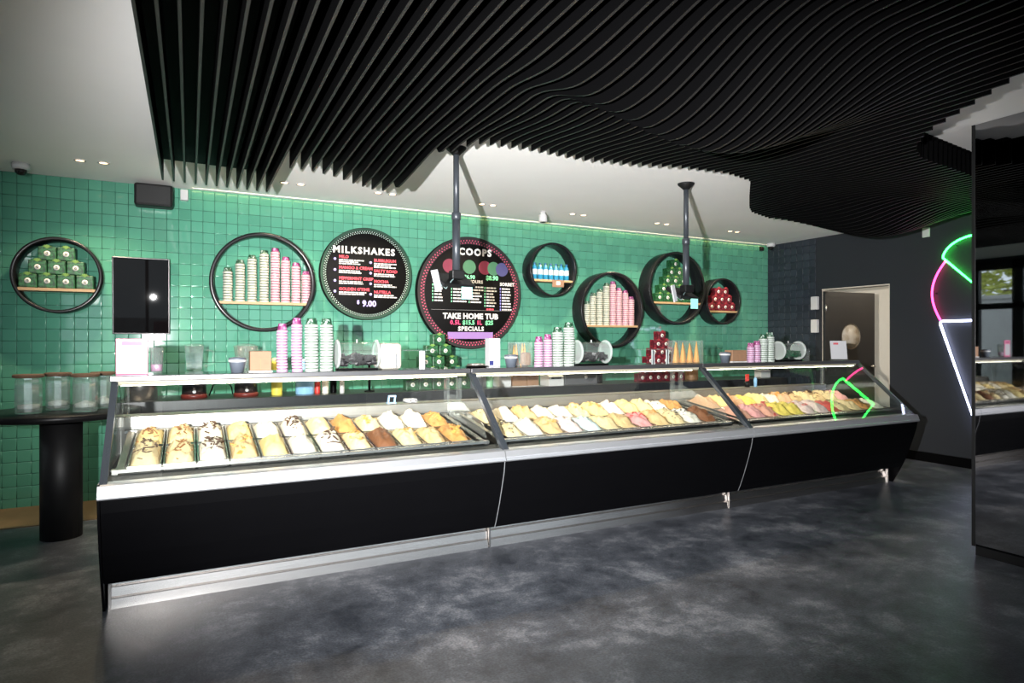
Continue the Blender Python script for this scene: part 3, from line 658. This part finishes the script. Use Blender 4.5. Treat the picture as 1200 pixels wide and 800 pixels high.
# ================================================================== CARTONS
gwrap = pattern_mat('green_wrap', (.004, .035, .011), (.019, .11, .038), 45, .5, .45); rwrap = pattern_mat('red_wrap', (.05, .004, .011), (.17, .011, .022), 45, .5, .45)
gribbon = M('ribbon_green', (.20, .36, .08), .5); rribbon = M('ribbon_red', (.40, .05, .06), .5)
disc = M('emblem_white', (.70, .68, .62), .6); inkm = M('emblem_ink', (.05, .05, .05), .6)
g_me = text_mesh('G', .026, bold=.001); g_me.materials.clear(); g_me.materials.append(inkm)
def carton_proto(w, h, d, wrap, rib):
    t = bpy.data.objects.new('gift_carton', None); C.objects.link(t)
    MB().bbox(-w / 2, w / 2, -d / 2, d / 2, 0, h, .008).build('wrapped_box', wrap, t)
    e = MB().lathe([(0, -d / 2 - .003), (.021, -d / 2 - .003), (.022, -d / 2)], 0, 0, h * .50, 20, axis='y', cap=False).build('emblem', disc, t)
    o = link('letter', g_me, e, (0, -d / 2 - .0042, h * .5)); o.rotation_euler = (R(90), 0, 0)
    m = MB()
    for k in range(5):
        an = -.9 + .45 * k; m.add([(0, -d / 2 - .001, h * .86), (.008 + .028 * math.sin(an), -d / 2 - .008, h * .88 + .024 * math.cos(an)), (.033 * math.sin(an), -d / 2 - .010, h * .88 + .03 * math.cos(an)), (-.008 + .028 * math.sin(an), -d / 2 - .008, h * .88 + .024 * math.cos(an))], [(0, 1, 2, 3)])
    m.build('ribbon', rib, t)
    return t
def pile(wrap, rib, colour, where, cx, y, z0, rowsn, w, h, d, pitch):
    proto = carton_proto(w, h, d, wrap, rib); used = False
    for r_, n in enumerate(rowsn):
        for k in range(n):
            o = copy_tree(proto) if used else proto; used = True
            o.location = (cx + (k - (n - 1) / 2) * pitch + rnd.uniform(-.002, .002), y, z0 + r_ * h); o.rotation_euler = (0, 0, R(rnd.uniform(-1.5, 1.5)))
            rowname = 'bottom' if r_ == 0 else ('top' if r_ == len(rowsn) - 1 else ORD[r_])
            pos = f', {ORD[k]} from the bar-table side' if n > 1 else ''
            tag(o, f'{colour} carton, {rowname} row of the pile {where}{pos}', 'carton', f'{colour} cartons {where}')
pile(gwrap, gribbon, 'green', 'beside the screen', -.992, 6.475, 1.845, [4, 3, 2], .126, .115, .10, .131)
pile(gwrap, gribbon, 'green', 'on round shelf', 5.70, 6.46, 1.917, [5, 4, 3, 2, 1], .128, .112, .11, .132)
pile(rwrap, rribbon, 'red', 'on round shelf', 6.55, 6.475, 1.824, [4, 3, 2], .122, .105, .10, .126)
pile(gwrap, gribbon, 'green', 'on the bench', 2.29, 6.18, BZ, [5, 4, 3, 2, 1], .136, .114, .11, .142)
pile(rwrap, rribbon, 'red', 'on the bench', 5.24, 6.18, BZ, [6, 5, 4, 3, 2, 1], .118, .1035, .10, .122)

# ================================================================== PAPER CUPS (stacked mouth down)
crim = M('cup_cream', (.44, .45, .39), .5); prim = M('cup_pink', (.55, .35, .39), .5); wrim = M('cup_white', (.42, .46, .43), .5); lrim = M('cup_lilac', (.46, .31, .44), .5)
gpat = pattern_mat('cup_green_print', (.006, .05, .02), (.40, .50, .44), 55, .56); ppat = pattern_mat('cup_pink_print', (.16, .015, .09), (.55, .22, .42), 55, .54)
gapg = M('cup_gap_shade_green', (.09, .13, .09), .6); gapp = M('cup_gap_shade_pink', (.24, .08, .14), .6)  # print tone darkened: shade between nested rims painted in
def cup_mesh(r, hgt, rim, body, gap, sp_):
    m = MB().lathe([(r * .90, 0), (r * 1.03, .0008), (r * 1.05, sp_ * .12), (r * 1.05, sp_ * .58), (r * 1.02, sp_ * .68), (r * .90, sp_ * .70)], n=20, mi=0, cap=False)
    m.lathe([(r * .90, sp_ * .68), (r * .87, sp_ * 1.05)], n=20, mi=2, cap=False).lathe([(r * .87, sp_ * 1.05), (r * .72, hgt - .004), (r * .73, hgt), (r * .66, hgt), (r * .64, hgt - .008), (0, hgt - .008)], n=20, mi=1, cap=False)
    return m.mesh('paper_cup', [rim, body, gap])
stuff_cups = MB()
def stack(cx, y, z0, height, r, kind, where, k, sp_, individual=True):
    rim, body = {'g': (crim, gpat), 'p': (prim, ppat), 'G': (wrim, gpat), 'P': (lrim, ppat)}[kind]
    ch = .058; n = max(3, int((height - ch) / sp_) + 1)
    colour = 'green-printed' if kind in 'gG' else 'pink-printed'
    key = ('cup', round(r, 4), kind, sp_)
    if key not in CUPS: CUPS[key] = cup_mesh(r, ch, rim, body, gapg if kind in 'gG' else gapp, sp_)
    lx, ly = rnd.uniform(-.02, .02), rnd.uniform(-.02, .02)
    for q in range(n):
        p = (cx + rnd.uniform(-.0012, .0012) + lx * math.sin(q / n * 3) * .25, y + rnd.uniform(-.001, .001) + ly * math.sin(q / n * 3) * .2, z0 + q * sp_)
        if individual:
            o = link('paper_cup', CUPS[key], None, p); o.rotation_euler = (0, 0, rnd.uniform(0, 6.28))
            tag(o, f'{colour} paper cup, {ORD[n - 1 - q] if q < n - 1 else "top"}{" from top" if q < n - 1 else ""} of {ORD[k]} stack from bar-table side {where}', 'paper cup', f'{ORD[k]} cup stack {where}')
        else:
            me = CUPS[key]; mo = 0 if kind == 'g' else 3
            off = Vector(p); stuff_cups.v.extend([tuple(v.co + off) for v in me.vertices]); base = len(stuff_cups.v) - len(me.vertices)
            for f in me.polygons: stuff_cups.f.append([i + base for i in f.vertices]); stuff_cups.mi.append(f.material_index + mo); stuff_cups.sm.append(True)
CUPS = {}
wh = 'in large round shelf'
for k, (x, h, kd) in enumerate(((.318, .335, 'g'), (.425, .40, 'g'), (.532, .475, 'g'), (.64, .525, 'g'), (.742, .53, 'p'), (.838, .47, 'p'), (.935, .405, 'p'), (1.03, .345, 'p'))): stack(x, 6.525, 1.778, h, .041, kd, wh, k, .0262)
TOPZ, TY = 1.205, 4.37
for k, (x, h, r, kd) in enumerate(((.541, .315, .034, 'P'), (.635, .352, .034, 'P'), (.728, .355, .042, 'G'), (.823, .355, .041, 'G'))): stack(x, TY, TOPZ, h, r, kd, 'on bar-table end case', k, .0195)
for k, (x, h, r, kd) in enumerate(((2.475, .245, .036, 'P'), (2.560, .255, .036, 'P'), (2.654, .32, .044, 'G'), (2.755, .355, .044, 'G'))): stack(x, TY, TOPZ, h, r, kd, 'on middle case', k, .0195)
for k, (x, h, r, kd) in enumerate(((4.83, .19, .037, 'P'), (4.913, .22, .037, 'P'), (5.00, .28, .041, 'G'), (5.092, .288, .041, 'G'))): stack(x, TY, TOPZ, h, r, kd, 'on neon-wall end case', k, .0205)
for k, (x, h, kd) in enumerate(((4.36, .31, 'g'), (4.455, .41, 'g'), (4.555, .475, 'g'), (4.655, .53, 'g'), (4.755, .58, 'p'), (4.85, .50, 'p'), (4.945, .46, 'p'), (5.04, .39, 'p'))): stack(x, 6.50, 1.602, h, .040, kd, 'in round shelf', k, .0262, False)
o = stuff_cups.build('paper_cups', [crim, gpat, gapg, prim, ppat, gapp]); o['kind'] = 'stuff'
tag(o, 'stacks of green and pink paper cups in the round shelf between bottles and cartons', 'paper cups')

# ================================================================== BOTTLES
bl = M('bottle_blue', (.02, .20, .36), .12, coat=.5); blc = M('cap_blue', (.01, .10, .26), .4); blab = M('bottle_label', (.42, .50, .54), .5, noise_amt=.2, scale=60)
for k in range(7):
    t = thing('water_bottle', f'blue water bottle with white label in round shelf, {ORD[k]} from the scoops menu side', 'bottle', (3.835 - .215 + k * .0735, 6.49, 2.13), 0, 'water bottles in the round shelf')
    MB().lathe([(.028, 0), (.031, .004), (.031, .13), (.026, .155), (.012, .175), (.012, .182)], n=18).build('bottle_body', bl, t)
    MB().lathe([(.0318, .062), (.0318, .125)], n=18, cap=False).build('label_band', blab, t)
    MB().lathe([(.0145, .18), (.0145, .20)], n=14).build('cap', blc, t)

# ================================================================== THINGS ON THE CASE TOPS
pinkp = M('pink_acrylic', (.62, .20, .32), .35); paper = M('paper_white', (.44, .44, .46), .7)
t = thing('sign_holder', 'pink framed white notice standing on the bar-table end case', 'sign', (-.305, 4.36, TOPZ), R(-4))
MB().bbox(-.083, .083, -.006, .006, 0, .212, .004).box(-.06, .06, 0, .05, 0, .004).build('frame', pinkp, t)
MB().box(-.066, .066, -.0075, -.006, .018, .160).build('notice', paper, t)
MB().box(-.052, .052, -.0075, -.006, .172, .195).build('heading_panel', M('pink_deep', (.42, .11, .20), .5), t)
def glass_cup(label, x, y, z, r, h, name='glass_tumbler', fill=None):
    t = thing(name, label, 'glass', (x, y, z))
    MB().lathe([(0, .003), (r * .8, .001), (r * .86, .01), (r, h), (r * .96, h), (r * .82, .014), (0, .014)], n=22, cap=False).build('tumbler', jgl, t)
    if fill: MB().lathe([(0, .016), (r * .78, .016), (r * .84, h * .35), (0, h * .36)], n=18, cap=False).build('contents', fill, t)
glass_cup('clear tumbler with pink spoons beside the pink framed notice', -.178, 4.37, TOPZ, .038, .16, fill=M('pink_fill', (.66, .30, .50), .5, noise_amt=.5, scale=40))
gpot = M('pot_grey', (.085, .10, .125), .45)
POTL = ['dark grey tub with white rim beside the tan box on bar-table end case', 'dark grey tub with white rim before the white carton', 'dark grey tub with white rim on the neon-wall end case']
for k, (x, y) in enumerate(((.268, 4.33), (2.187, 4.29), (4.48, 4.36))):
    t = thing('paper_tub', POTL[k], 'tub', (x, y, TOPZ), 0, 'grey tubs on the cases')
    MB().lathe([(.036, 0), (.05, .075), (.05, .08)], n=24).build('tub', gpot, t)
    MB().lathe([(.051, .066), (.053, .068), (.053, .078), (.051, .08)], n=24, cap=False).build('rim_band', whitep, t)
    MB().lathe([(.05, .08), (.052, .086), (.05, .092), (.02, .097), (0, .097)], n=24).build('lid', gpot, t)
tanb = M('wafer_card', (.25, .14, .08), .7, noise_amt=.15, scale=30)
def tan_box(label, x0, x1, y, h, z=TOPZ):
    t = thing('wafer_box', label, 'box', ((x0 + x1) / 2, y, z), 0, 'tan wafer boxes'); w = (x1 - x0) / 2
    MB().bbox(-w, w, -.05, .05, .006, h, .004).build('box', tanb, t)
    MB().box(-w - .006, w + .006, -.056, .056, 0, .006).build('tray', whitep, t)
    MB().box(-w * .97, w * .97, -.0508, -.0503, h * .62, h * .64).box(-.002, .002, -.0508, -.0503, .01, h * .62).build('flap_seam', M('seam_brown', (.30, .16, .08), .7), t)
tan_box('tan wafer box behind the grey tub on the bar-table end case', .345, .474, 4.42, .132)
tan_box('tan wafer box on the neon-wall end case', 4.59, 4.775, 4.42, .112)
# topping drums
cook = M('dark_cookies', (.012, .011, .013), .5, noise_amt=.4, scale=40)
def drum(label, x0, x1, r, fillmat, machine=None, y=4.37, discs=True):
    L_ = x1 - x0; t = thing('cone_dispenser', label, 'dispenser', (x0, y, TOPZ), 0, 'clear drums on the cases'); z = r + .012
    MB().lathe([(r * .80, .0), (r * .80, L_)], 0, 0, z, 28, axis='x', cap=False).build('drum', acr, t)
    rimd = M('drum_end_white', (.42, .45, .44), .35) if machine else acd
    for xx in (-.006, L_ - .006): MB().lathe([(r * .80, 0), (r, .0), (r, .012), (r * .80, .012)], xx, 0, z, 32, axis='x', cap=False).lathe([(0, .006), (r * .80, .006)], xx, 0, z, 32, axis='x', cap=False).build('end_disc', rimd if xx < 0 else acd, t)
    m = MB()
    for k in range(70):
        a_ = rnd.uniform(math.pi * 1.12, math.pi * 1.88); rr = r * .70 * math.sqrt(rnd.random())
        mt = Matrix.Translation((rnd.uniform(.03, L_ - .03), math.cos(a_) * rr, z + math.sin(a_) * rr - .004)) @ Matrix.Rotation(rnd.uniform(0, 6), 4, 'Z') @ Matrix.Rotation(rnd.uniform(0, 6), 4, 'X')
        m.box(-.024, .024, -.016, .016, -.006, .006, 0, mt)
    o = m.build('filling', fillmat, t); o['kind'] = 'stuff'
    MB().box(.0, L_, -.05, .05, 0, .010).build('base', black, t)
    MB().tube([(L_ * .5, 0, z + r * .8), (L_ * .5, 0, z + r * .8 + .02)], .006).build('knob', whitep, t)
    if machine:
        MB().bbox(L_ + .008, L_ + machine, -r * .8, r * .8, 0, 2 * r * .94, .025).build('motor_housing', M('machine_cream', (.36, .345, .30), .35), t)
        MB().bbox(L_ + machine * .62, L_ + machine * .72, -r * .8 - .02, -r * .8, .01, r * 1.1, .004).build('lever', alu, t)
drum('clear drum of dark biscuits with cream motor housing on bar-table end case', .895, 1.165, .098, cook, .165)
drum('clear drum of dark biscuits with round end discs on the middle case', 2.835, 3.12, .098, cook)
drum('clear drum with green scraps on the neon-wall end case', 5.21, 5.50, .093, M('green_scraps', (.015, .07, .035), .5, noise_amt=.5, scale=30))
tag(MB().lathe([(.032, 0), (.034, .11), (.03, .115)], n=20).build('sauce_pot', acr), 'small clear pot beside the drum with green scraps', 'pot').location = (5.66, 4.4, TOPZ)
# acrylic risers
for k, (x0, x1, h, lb) in enumerate(((1.36, 1.59, .135, 'clear acrylic riser in front of the green carton pile'), (3.49, 3.81, .13, 'clear acrylic riser in front of the red carton pile'))):
    t = thing('acrylic_riser', lb, 'display riser', ((x0 + x1) / 2, 4.36, TOPZ), 0, 'acrylic risers'); w = (x1 - x0) / 2
    MB().bbox(-w, w, -.07, .07, h - .007, h, .002).build('top_sheet', acr, t)
    ac2 = M('frosted_acrylic', (.40, .43, .43), .25)
    for xx in ((-.01, .012) if k == 0 else (-w * .55, -w * .48, w * .45, w * .52)): MB().box(xx - .010, xx + .010, -.07, -.063, 0, h - .007).build('leg', ac2, t)
    MB().box(-w, w, -.06, .07, 0, .004).build('base_sheet', acr, t)
# white carton and waffle cone boxes
t = thing('white_carton', 'tall white carton with a navy patch on the middle case', 'carton', (2.122, 4.48, TOPZ))
MB().bbox(-.048, .048, -.04, .04, 0, .22, .004).build('carton_body', paper, t); MB().box(-.046, -.012, -.0415, -.04, .01, .045).build('navy_patch', M('navy_print', (.02, .025, .13), .5), t)
MB().box(-.001, .001, -.0415, -.04, .05, .22).build('fold_line', M('fold_grey', (.5, .5, .52), .6), t)
conem = M('waffle_cone', (.72, .33, .06), .6, noise_amt=.3, scale=70, bump=.3)
def cone_box(label, x0, x1, h, n, y=4.38, wafer=False):
    w = (x1 - x0) / 2; t = thing('cone_box', label, 'box', ((x0 + x1) / 2, y, TOPZ), 0, 'clear boxes of waffle cones')
    for (a0, a1, b0, b1) in ((-w, w, -.062, -.059), (-w, w, .059, .062), (-w, -w + .003, -.059, .059), (w - .003, w, -.059, .059)): MB().box(a0, a1, b0, b1, .003, h).build('side_sheet', acr, t)
    MB().box(-w, w, -.062, .062, 0, .003).build('base_sheet', acr, t)
    if wafer: MB().bbox(-w * .2, w * .92, -.05, -.02, .004, .11, .02).build('wafer_packet', tanb, t)
    for k in range(n):
        o = thing('waffle_cone', ('waffle cone in the clear box beside the red cartons' if not wafer else 'waffle cone in the clear box behind the grey tub') + f', {ORD[k]} from bar-table side', 'cone', ((x0 + x1) / 2 - w * (.70 if wafer else .78) + k * w * (1.40 if wafer else 1.56) / max(1, n - 1), y + (.022 if k % 2 else -.01) + (.010 if wafer else 0), TOPZ + .004), 0, 'waffle cones beside the red cartons' if not wafer else 'waffle cones behind the grey tub')
        hh = h * rnd.uniform(.78, .95); q_ = .72 if wafer else 1.0; o.scale = (q_, q_, 1)
        MB().lathe([(.027, 0), (.0255, hh * .15), (.015, hh * .6), (.003, hh)], n=12).build('cone_shell', conem, o)
        MB().lathe([(.0285, 0), (.0290, .012), (.0265, .016)], n=12, cap=False).build('cone_rim', M('cone_rim', (.62, .27, .05), .6), o)
cone_box('clear box of waffle cones and a tan packet on the middle case', 2.262, 2.42, .19, 4, 4.43, True)
cone_box('clear box of orange waffle cones beside the red carton pile', 3.855, 4.17, .205, 7)
tag(MB().lathe([(.07, 0), (.085, .006), (.085, .010), (.07, .006), (0, .005)], n=28).build('serving_tray', black), 'flat round black tray on the case top before the scoops menu', 'tray').location = (1.945, 4.40, TOPZ)
t = thing('price_card', 'white leaning notice card at the neon-wall end of the case tops', 'sign', (6.085, 4.33, TOPZ), R(-35))
mt = Matrix.Rotation(R(-12), 4, 'X')
MB().bbox(-.085, .085, -.003, .003, .004, .21, .002, 0, mt).box(-.08, .08, -.02, .07, 0, .004).build('card', acr, t); MB().box(-.08, .08, -.0045, -.003, .01, .205, 0, mt).build('notice', paper, t)
MB().box(-.05, .0, -.0055, -.0045, .165, .185, 0, mt).build('heading', M('notice_red', (.5, .08, .10), .6), t)

# ================================================================== THINGS ON THE BENCH AND LEDGE
t = thing('steel_canister', 'wide stainless steel canister on the bench behind the pink notice', 'canister', (-.37, 6.2, BZ))
MB().lathe([(.125, 0), (.125, .22), (.12, .225)], n=36).build('canister_body', steel, t); MB().lathe([(.127, .205), (.13, .21), (.127, .222), (.02, .232), (0, .232)], n=36).build('lid', steel, t)
for k, (x, lb) in enumerate(((.035, 'blender with clear square jug on dark steel base beside the steel canister'), (.455, 'blender with clear jug on dark steel base behind the tan wafer box'))):
    t = thing('blender', lb, 'blender', (x, 6.2, BZ), 0, 'milkshake blenders')
    MB().lathe([(.105, 0), (.105, .03), (.098, .035)], n=28).build('base_ring', M('base_red', (.14, .02, .015), .4), t)
    MB().lathe([(.098, .035), (.094, .18), (.08, .225), (.05, .23)], n=28).build('motor_base', M('dark_steel', (.16, .16, .17), .25, .9), t)
    MB().lathe([(.014, -.012), (.014, 0)], 0, -.098, .06, 14, axis='y').build('switch_knob', whitep, t)
    MB().lathe([(.07, .23), (.085, .25), (.105, .455), (.101, .455), (.08, .255), (0, .252)], n=4 if k == 0 else 20, cap=False, smooth=(k == 1), mat=Matrix.Rotation(R(45), 4, 'Z')).build('jug', jgl, t)
    MB().tube([(.09, -.02, .42), (.15, -.02, .41), (.15, -.02, .30), (.085, -.02, .28)], .010).build('jug_handle', acr, t)
    MB().lathe([(.085, .455), (.085, .465), (.04, .475), (0, .475)], n=20).build('jug_lid', acr, t)
tag(MB().tube([(.155, 6.3, BZ + .005), (.19, 6.3, BZ + .10), (.24, 6.32, BZ + .145), (.30, 6.32, BZ + .14), (.34, 6.3, BZ + .08), (.35, 6.28, BZ + .012)], .006).build('power_cable', black), 'looped black power cable between the two blenders', 'cable')
def canister(name, label, x, r, h, matl, capm, y=6.2, neck=.5):
    t = thing(name, label, 'canister', (x, y, BZ))
    MB().lathe([(r * .97, 0), (r, .006), (r, h * .86), (r * .92, h * .9)], n=24).build('body', matl, t)
    MB().lathe([(r * .9, h * .9), (r * .9, h * .98), (r * neck, h), (0, h)], n=24).build('lid', capm, t)
canister('syrup_bottle', 'yellow bottle on the bench behind the first cup stacks', .72, .049, .345, M('yellow_plastic', (.80, .66, .10), .4), M('yellow_lid', (.78, .70, .30), .4))
canister('blue_canister', 'light blue canister on the bench behind the cup stacks', .97, .085, .33, M('sky_plastic', (.28, .52, .78), .35), M('sky_lid', (.36, .58, .80), .4))
canister('red_bottle', 'small red and white bottle beside the light blue canister', 1.085, .026, .12, M('red_plastic', (.62, .05, .04), .4), whitep)
canister('white_bottle', 'small white bottle with red foot on the bench', 1.15, .03, .15, M('cream_plastic', (.72, .68, .58), .4), M('red_plastic', (.62, .05, .04), .4), 6.15)
canister('pepper_mill', 'black bottle on the bench beside the small white bottle', 1.235, .030, .22, black, black)
canister('salt_shaker', 'small black and white shaker on the bench', 1.30, .022, .13, whitep, black, 6.12, .3)
t = thing('bench_post', 'slim black stand on the bench below the milkshake menu', 'stand', (1.585, 6.2, BZ)); MB().lathe([(.05, 0), (.05, .008), (.012, .012)], n=18).build('foot', black, t); MB().lathe([(.013, .01), (.013, .26)], n=12).build('stem', black, t); MB().lathe([(.02, .26), (.02, .275)], n=12).build('finial', black, t)
t = thing('clip_stand', 'pale blue clip on the steel ledge behind the gelato', 'clip', (1.36, 4.67, .932)); m = M('pale_blue_plastic', (.35, .55, .82), .4)
MB().box(-.035, .035, -.02, .02, 0, .006).build('clip_base', m, t); MB().prism([(-.01, .004), (-.03, .055), (-.015, .06), (.005, .006)], -.03, -.018).prism([(-.01, .004), (-.03, .055), (-.015, .06), (.005, .006)], .018, .03).box(-.03, .03, -.032, -.014, .05, .062).build('clip_arm', m, t)
for k in range(2):
    t = thing('paper_roll', 'small white paper roll lying on the steel ledge behind the gelato', 'paper roll', (1.485 + k * .04, 4.66, .932), R(30), 'white paper rolls on the ledge')
    MB().lathe([(.016, -.035), (.016, .035)], 0, 0, .016, 16, axis='y').build('roll', paper, t); MB().lathe([(0, -.0355), (.006, -.0355)], 0, 0, .016, 12, axis='y', cap=False).build('core', cork, t)
canister('steel_bucket', 'grey metal bucket on the bench beside the green cartons', 2.74, .11, .26, M('galvanised', (.32, .32, .35), .35, .8), M('galvanised', (.32, .32, .35), .35, .8))
canister('green_canister', 'slim green canister on the bench beside the metal bucket', 2.895, .04, .25, M('sage_plastic', (.22, .45, .26), .45), M('sage_lid', (.26, .5, .3), .45))
t = thing('receipt_printer', 'white receipt printer on the bench below the tall white carton', 'printer', (3.02, 6.15, BZ))
MB().bbox(-.075, .075, -.09, .09, 0, .15, .012).build('printer_body', whitep, t); MB().prism([(-.092, .13), (-.092, .155), (.03, .17), (.03, .15)], -.05, .05).build('paper_slot', M('slot_grey', (.12, .12, .12), .4), t)
for k, (x0, x1) in enumerate(((3.14, 3.32), (3.325, 3.47))):
    tan_box(('larger' if k == 0 else 'smaller') + ' brown box on the bench below the waffle cones', x0, x1, 6.17, .17 - .02 * k, BZ)
t = thing('label_printer', 'white wedge-shaped machine on the bench beside the brown boxes', 'machine', (3.66, 6.15, BZ)); MB().prism([(-.1, 0), (-.1, .10), (.02, .16), (.1, .16), (.1, 0)], -.10, .09).build('machine_body', whitep, t); MB().prism([(-.101, .075), (-.101, .095), (-.09, .105), (-.09, .08)], -.07, .06).build('vent', blackmat, t)
t = thing('cash_machine', 'dark grey box machine on the bench behind the second drum', 'machine', (4.0, 6.17, BZ)); MB().bbox(-.22, .22, -.1, .1, 0, .145, .008).build('machine_body', M('mid_grey', (.085, .088, .095), .45), t); MB().lathe([(.018, -.012), (.018, 0)], .06, -.1, .085, 14, axis='y').build('dial', whitep, t); MB().bbox(-.2, .18, -.09, .09, .145, .175, .004).build('top_tray', M('tray_green', (.18, .42, .28), .5), t)
canister('black_grinder', 'small black grinder on the bench beside the dark grey machine', 4.33, .045, .13, black, black)
canister('brown_jar', 'brown jar on the bench beside the red carton pile', 5.78, .085, .22, M('brown_card', (.26, .14, .07), .5), M('brown_lid', (.34, .2, .1), .5))
t = thing('white_tray', 'white box on the bench under the drum with green scraps', 'box', (7.02, 6.15, BZ)); MB().bbox(-.09, .09, -.06, .06, 0, .09, .006).build('box_body', whitep, t); MB().bbox(-.094, .094, -.064, .064, .09, .105, .004).build('box_lid', paper, t)
t = thing('pen_cup', 'dark cup of red pens on the steel ledge by the neon-wall end', 'cup', (5.12, 4.68, .932)); MB().lathe([(.026, 0), (.03, .06)], n=16).build('cup', blackmat, t)
for k in range(4): MB().tube([(-.012 + k * .008, 0, .01), (-.03 + k * .02, -.01 + .006 * k, .13)], .007, 8).build('pen', M('red_plastic', (.62, .05, .04), .4), t)
tag(MB().lathe([(.016, 0), (.018, .07), (.012, .085), (.012, .095)], n=14).build('blue_bottle', M('sky_plastic', (.28, .52, .78), .35)), 'tiny blue bottle beside the red pens on the ledge', 'bottle').location = (5.24, 4.68, .932)
print('OBJECTS', len(bpy.data.objects), 'TRIS', sum(sum(len(p.vertices) - 2 for p in m.polygons) for m in bpy.data.meshes))
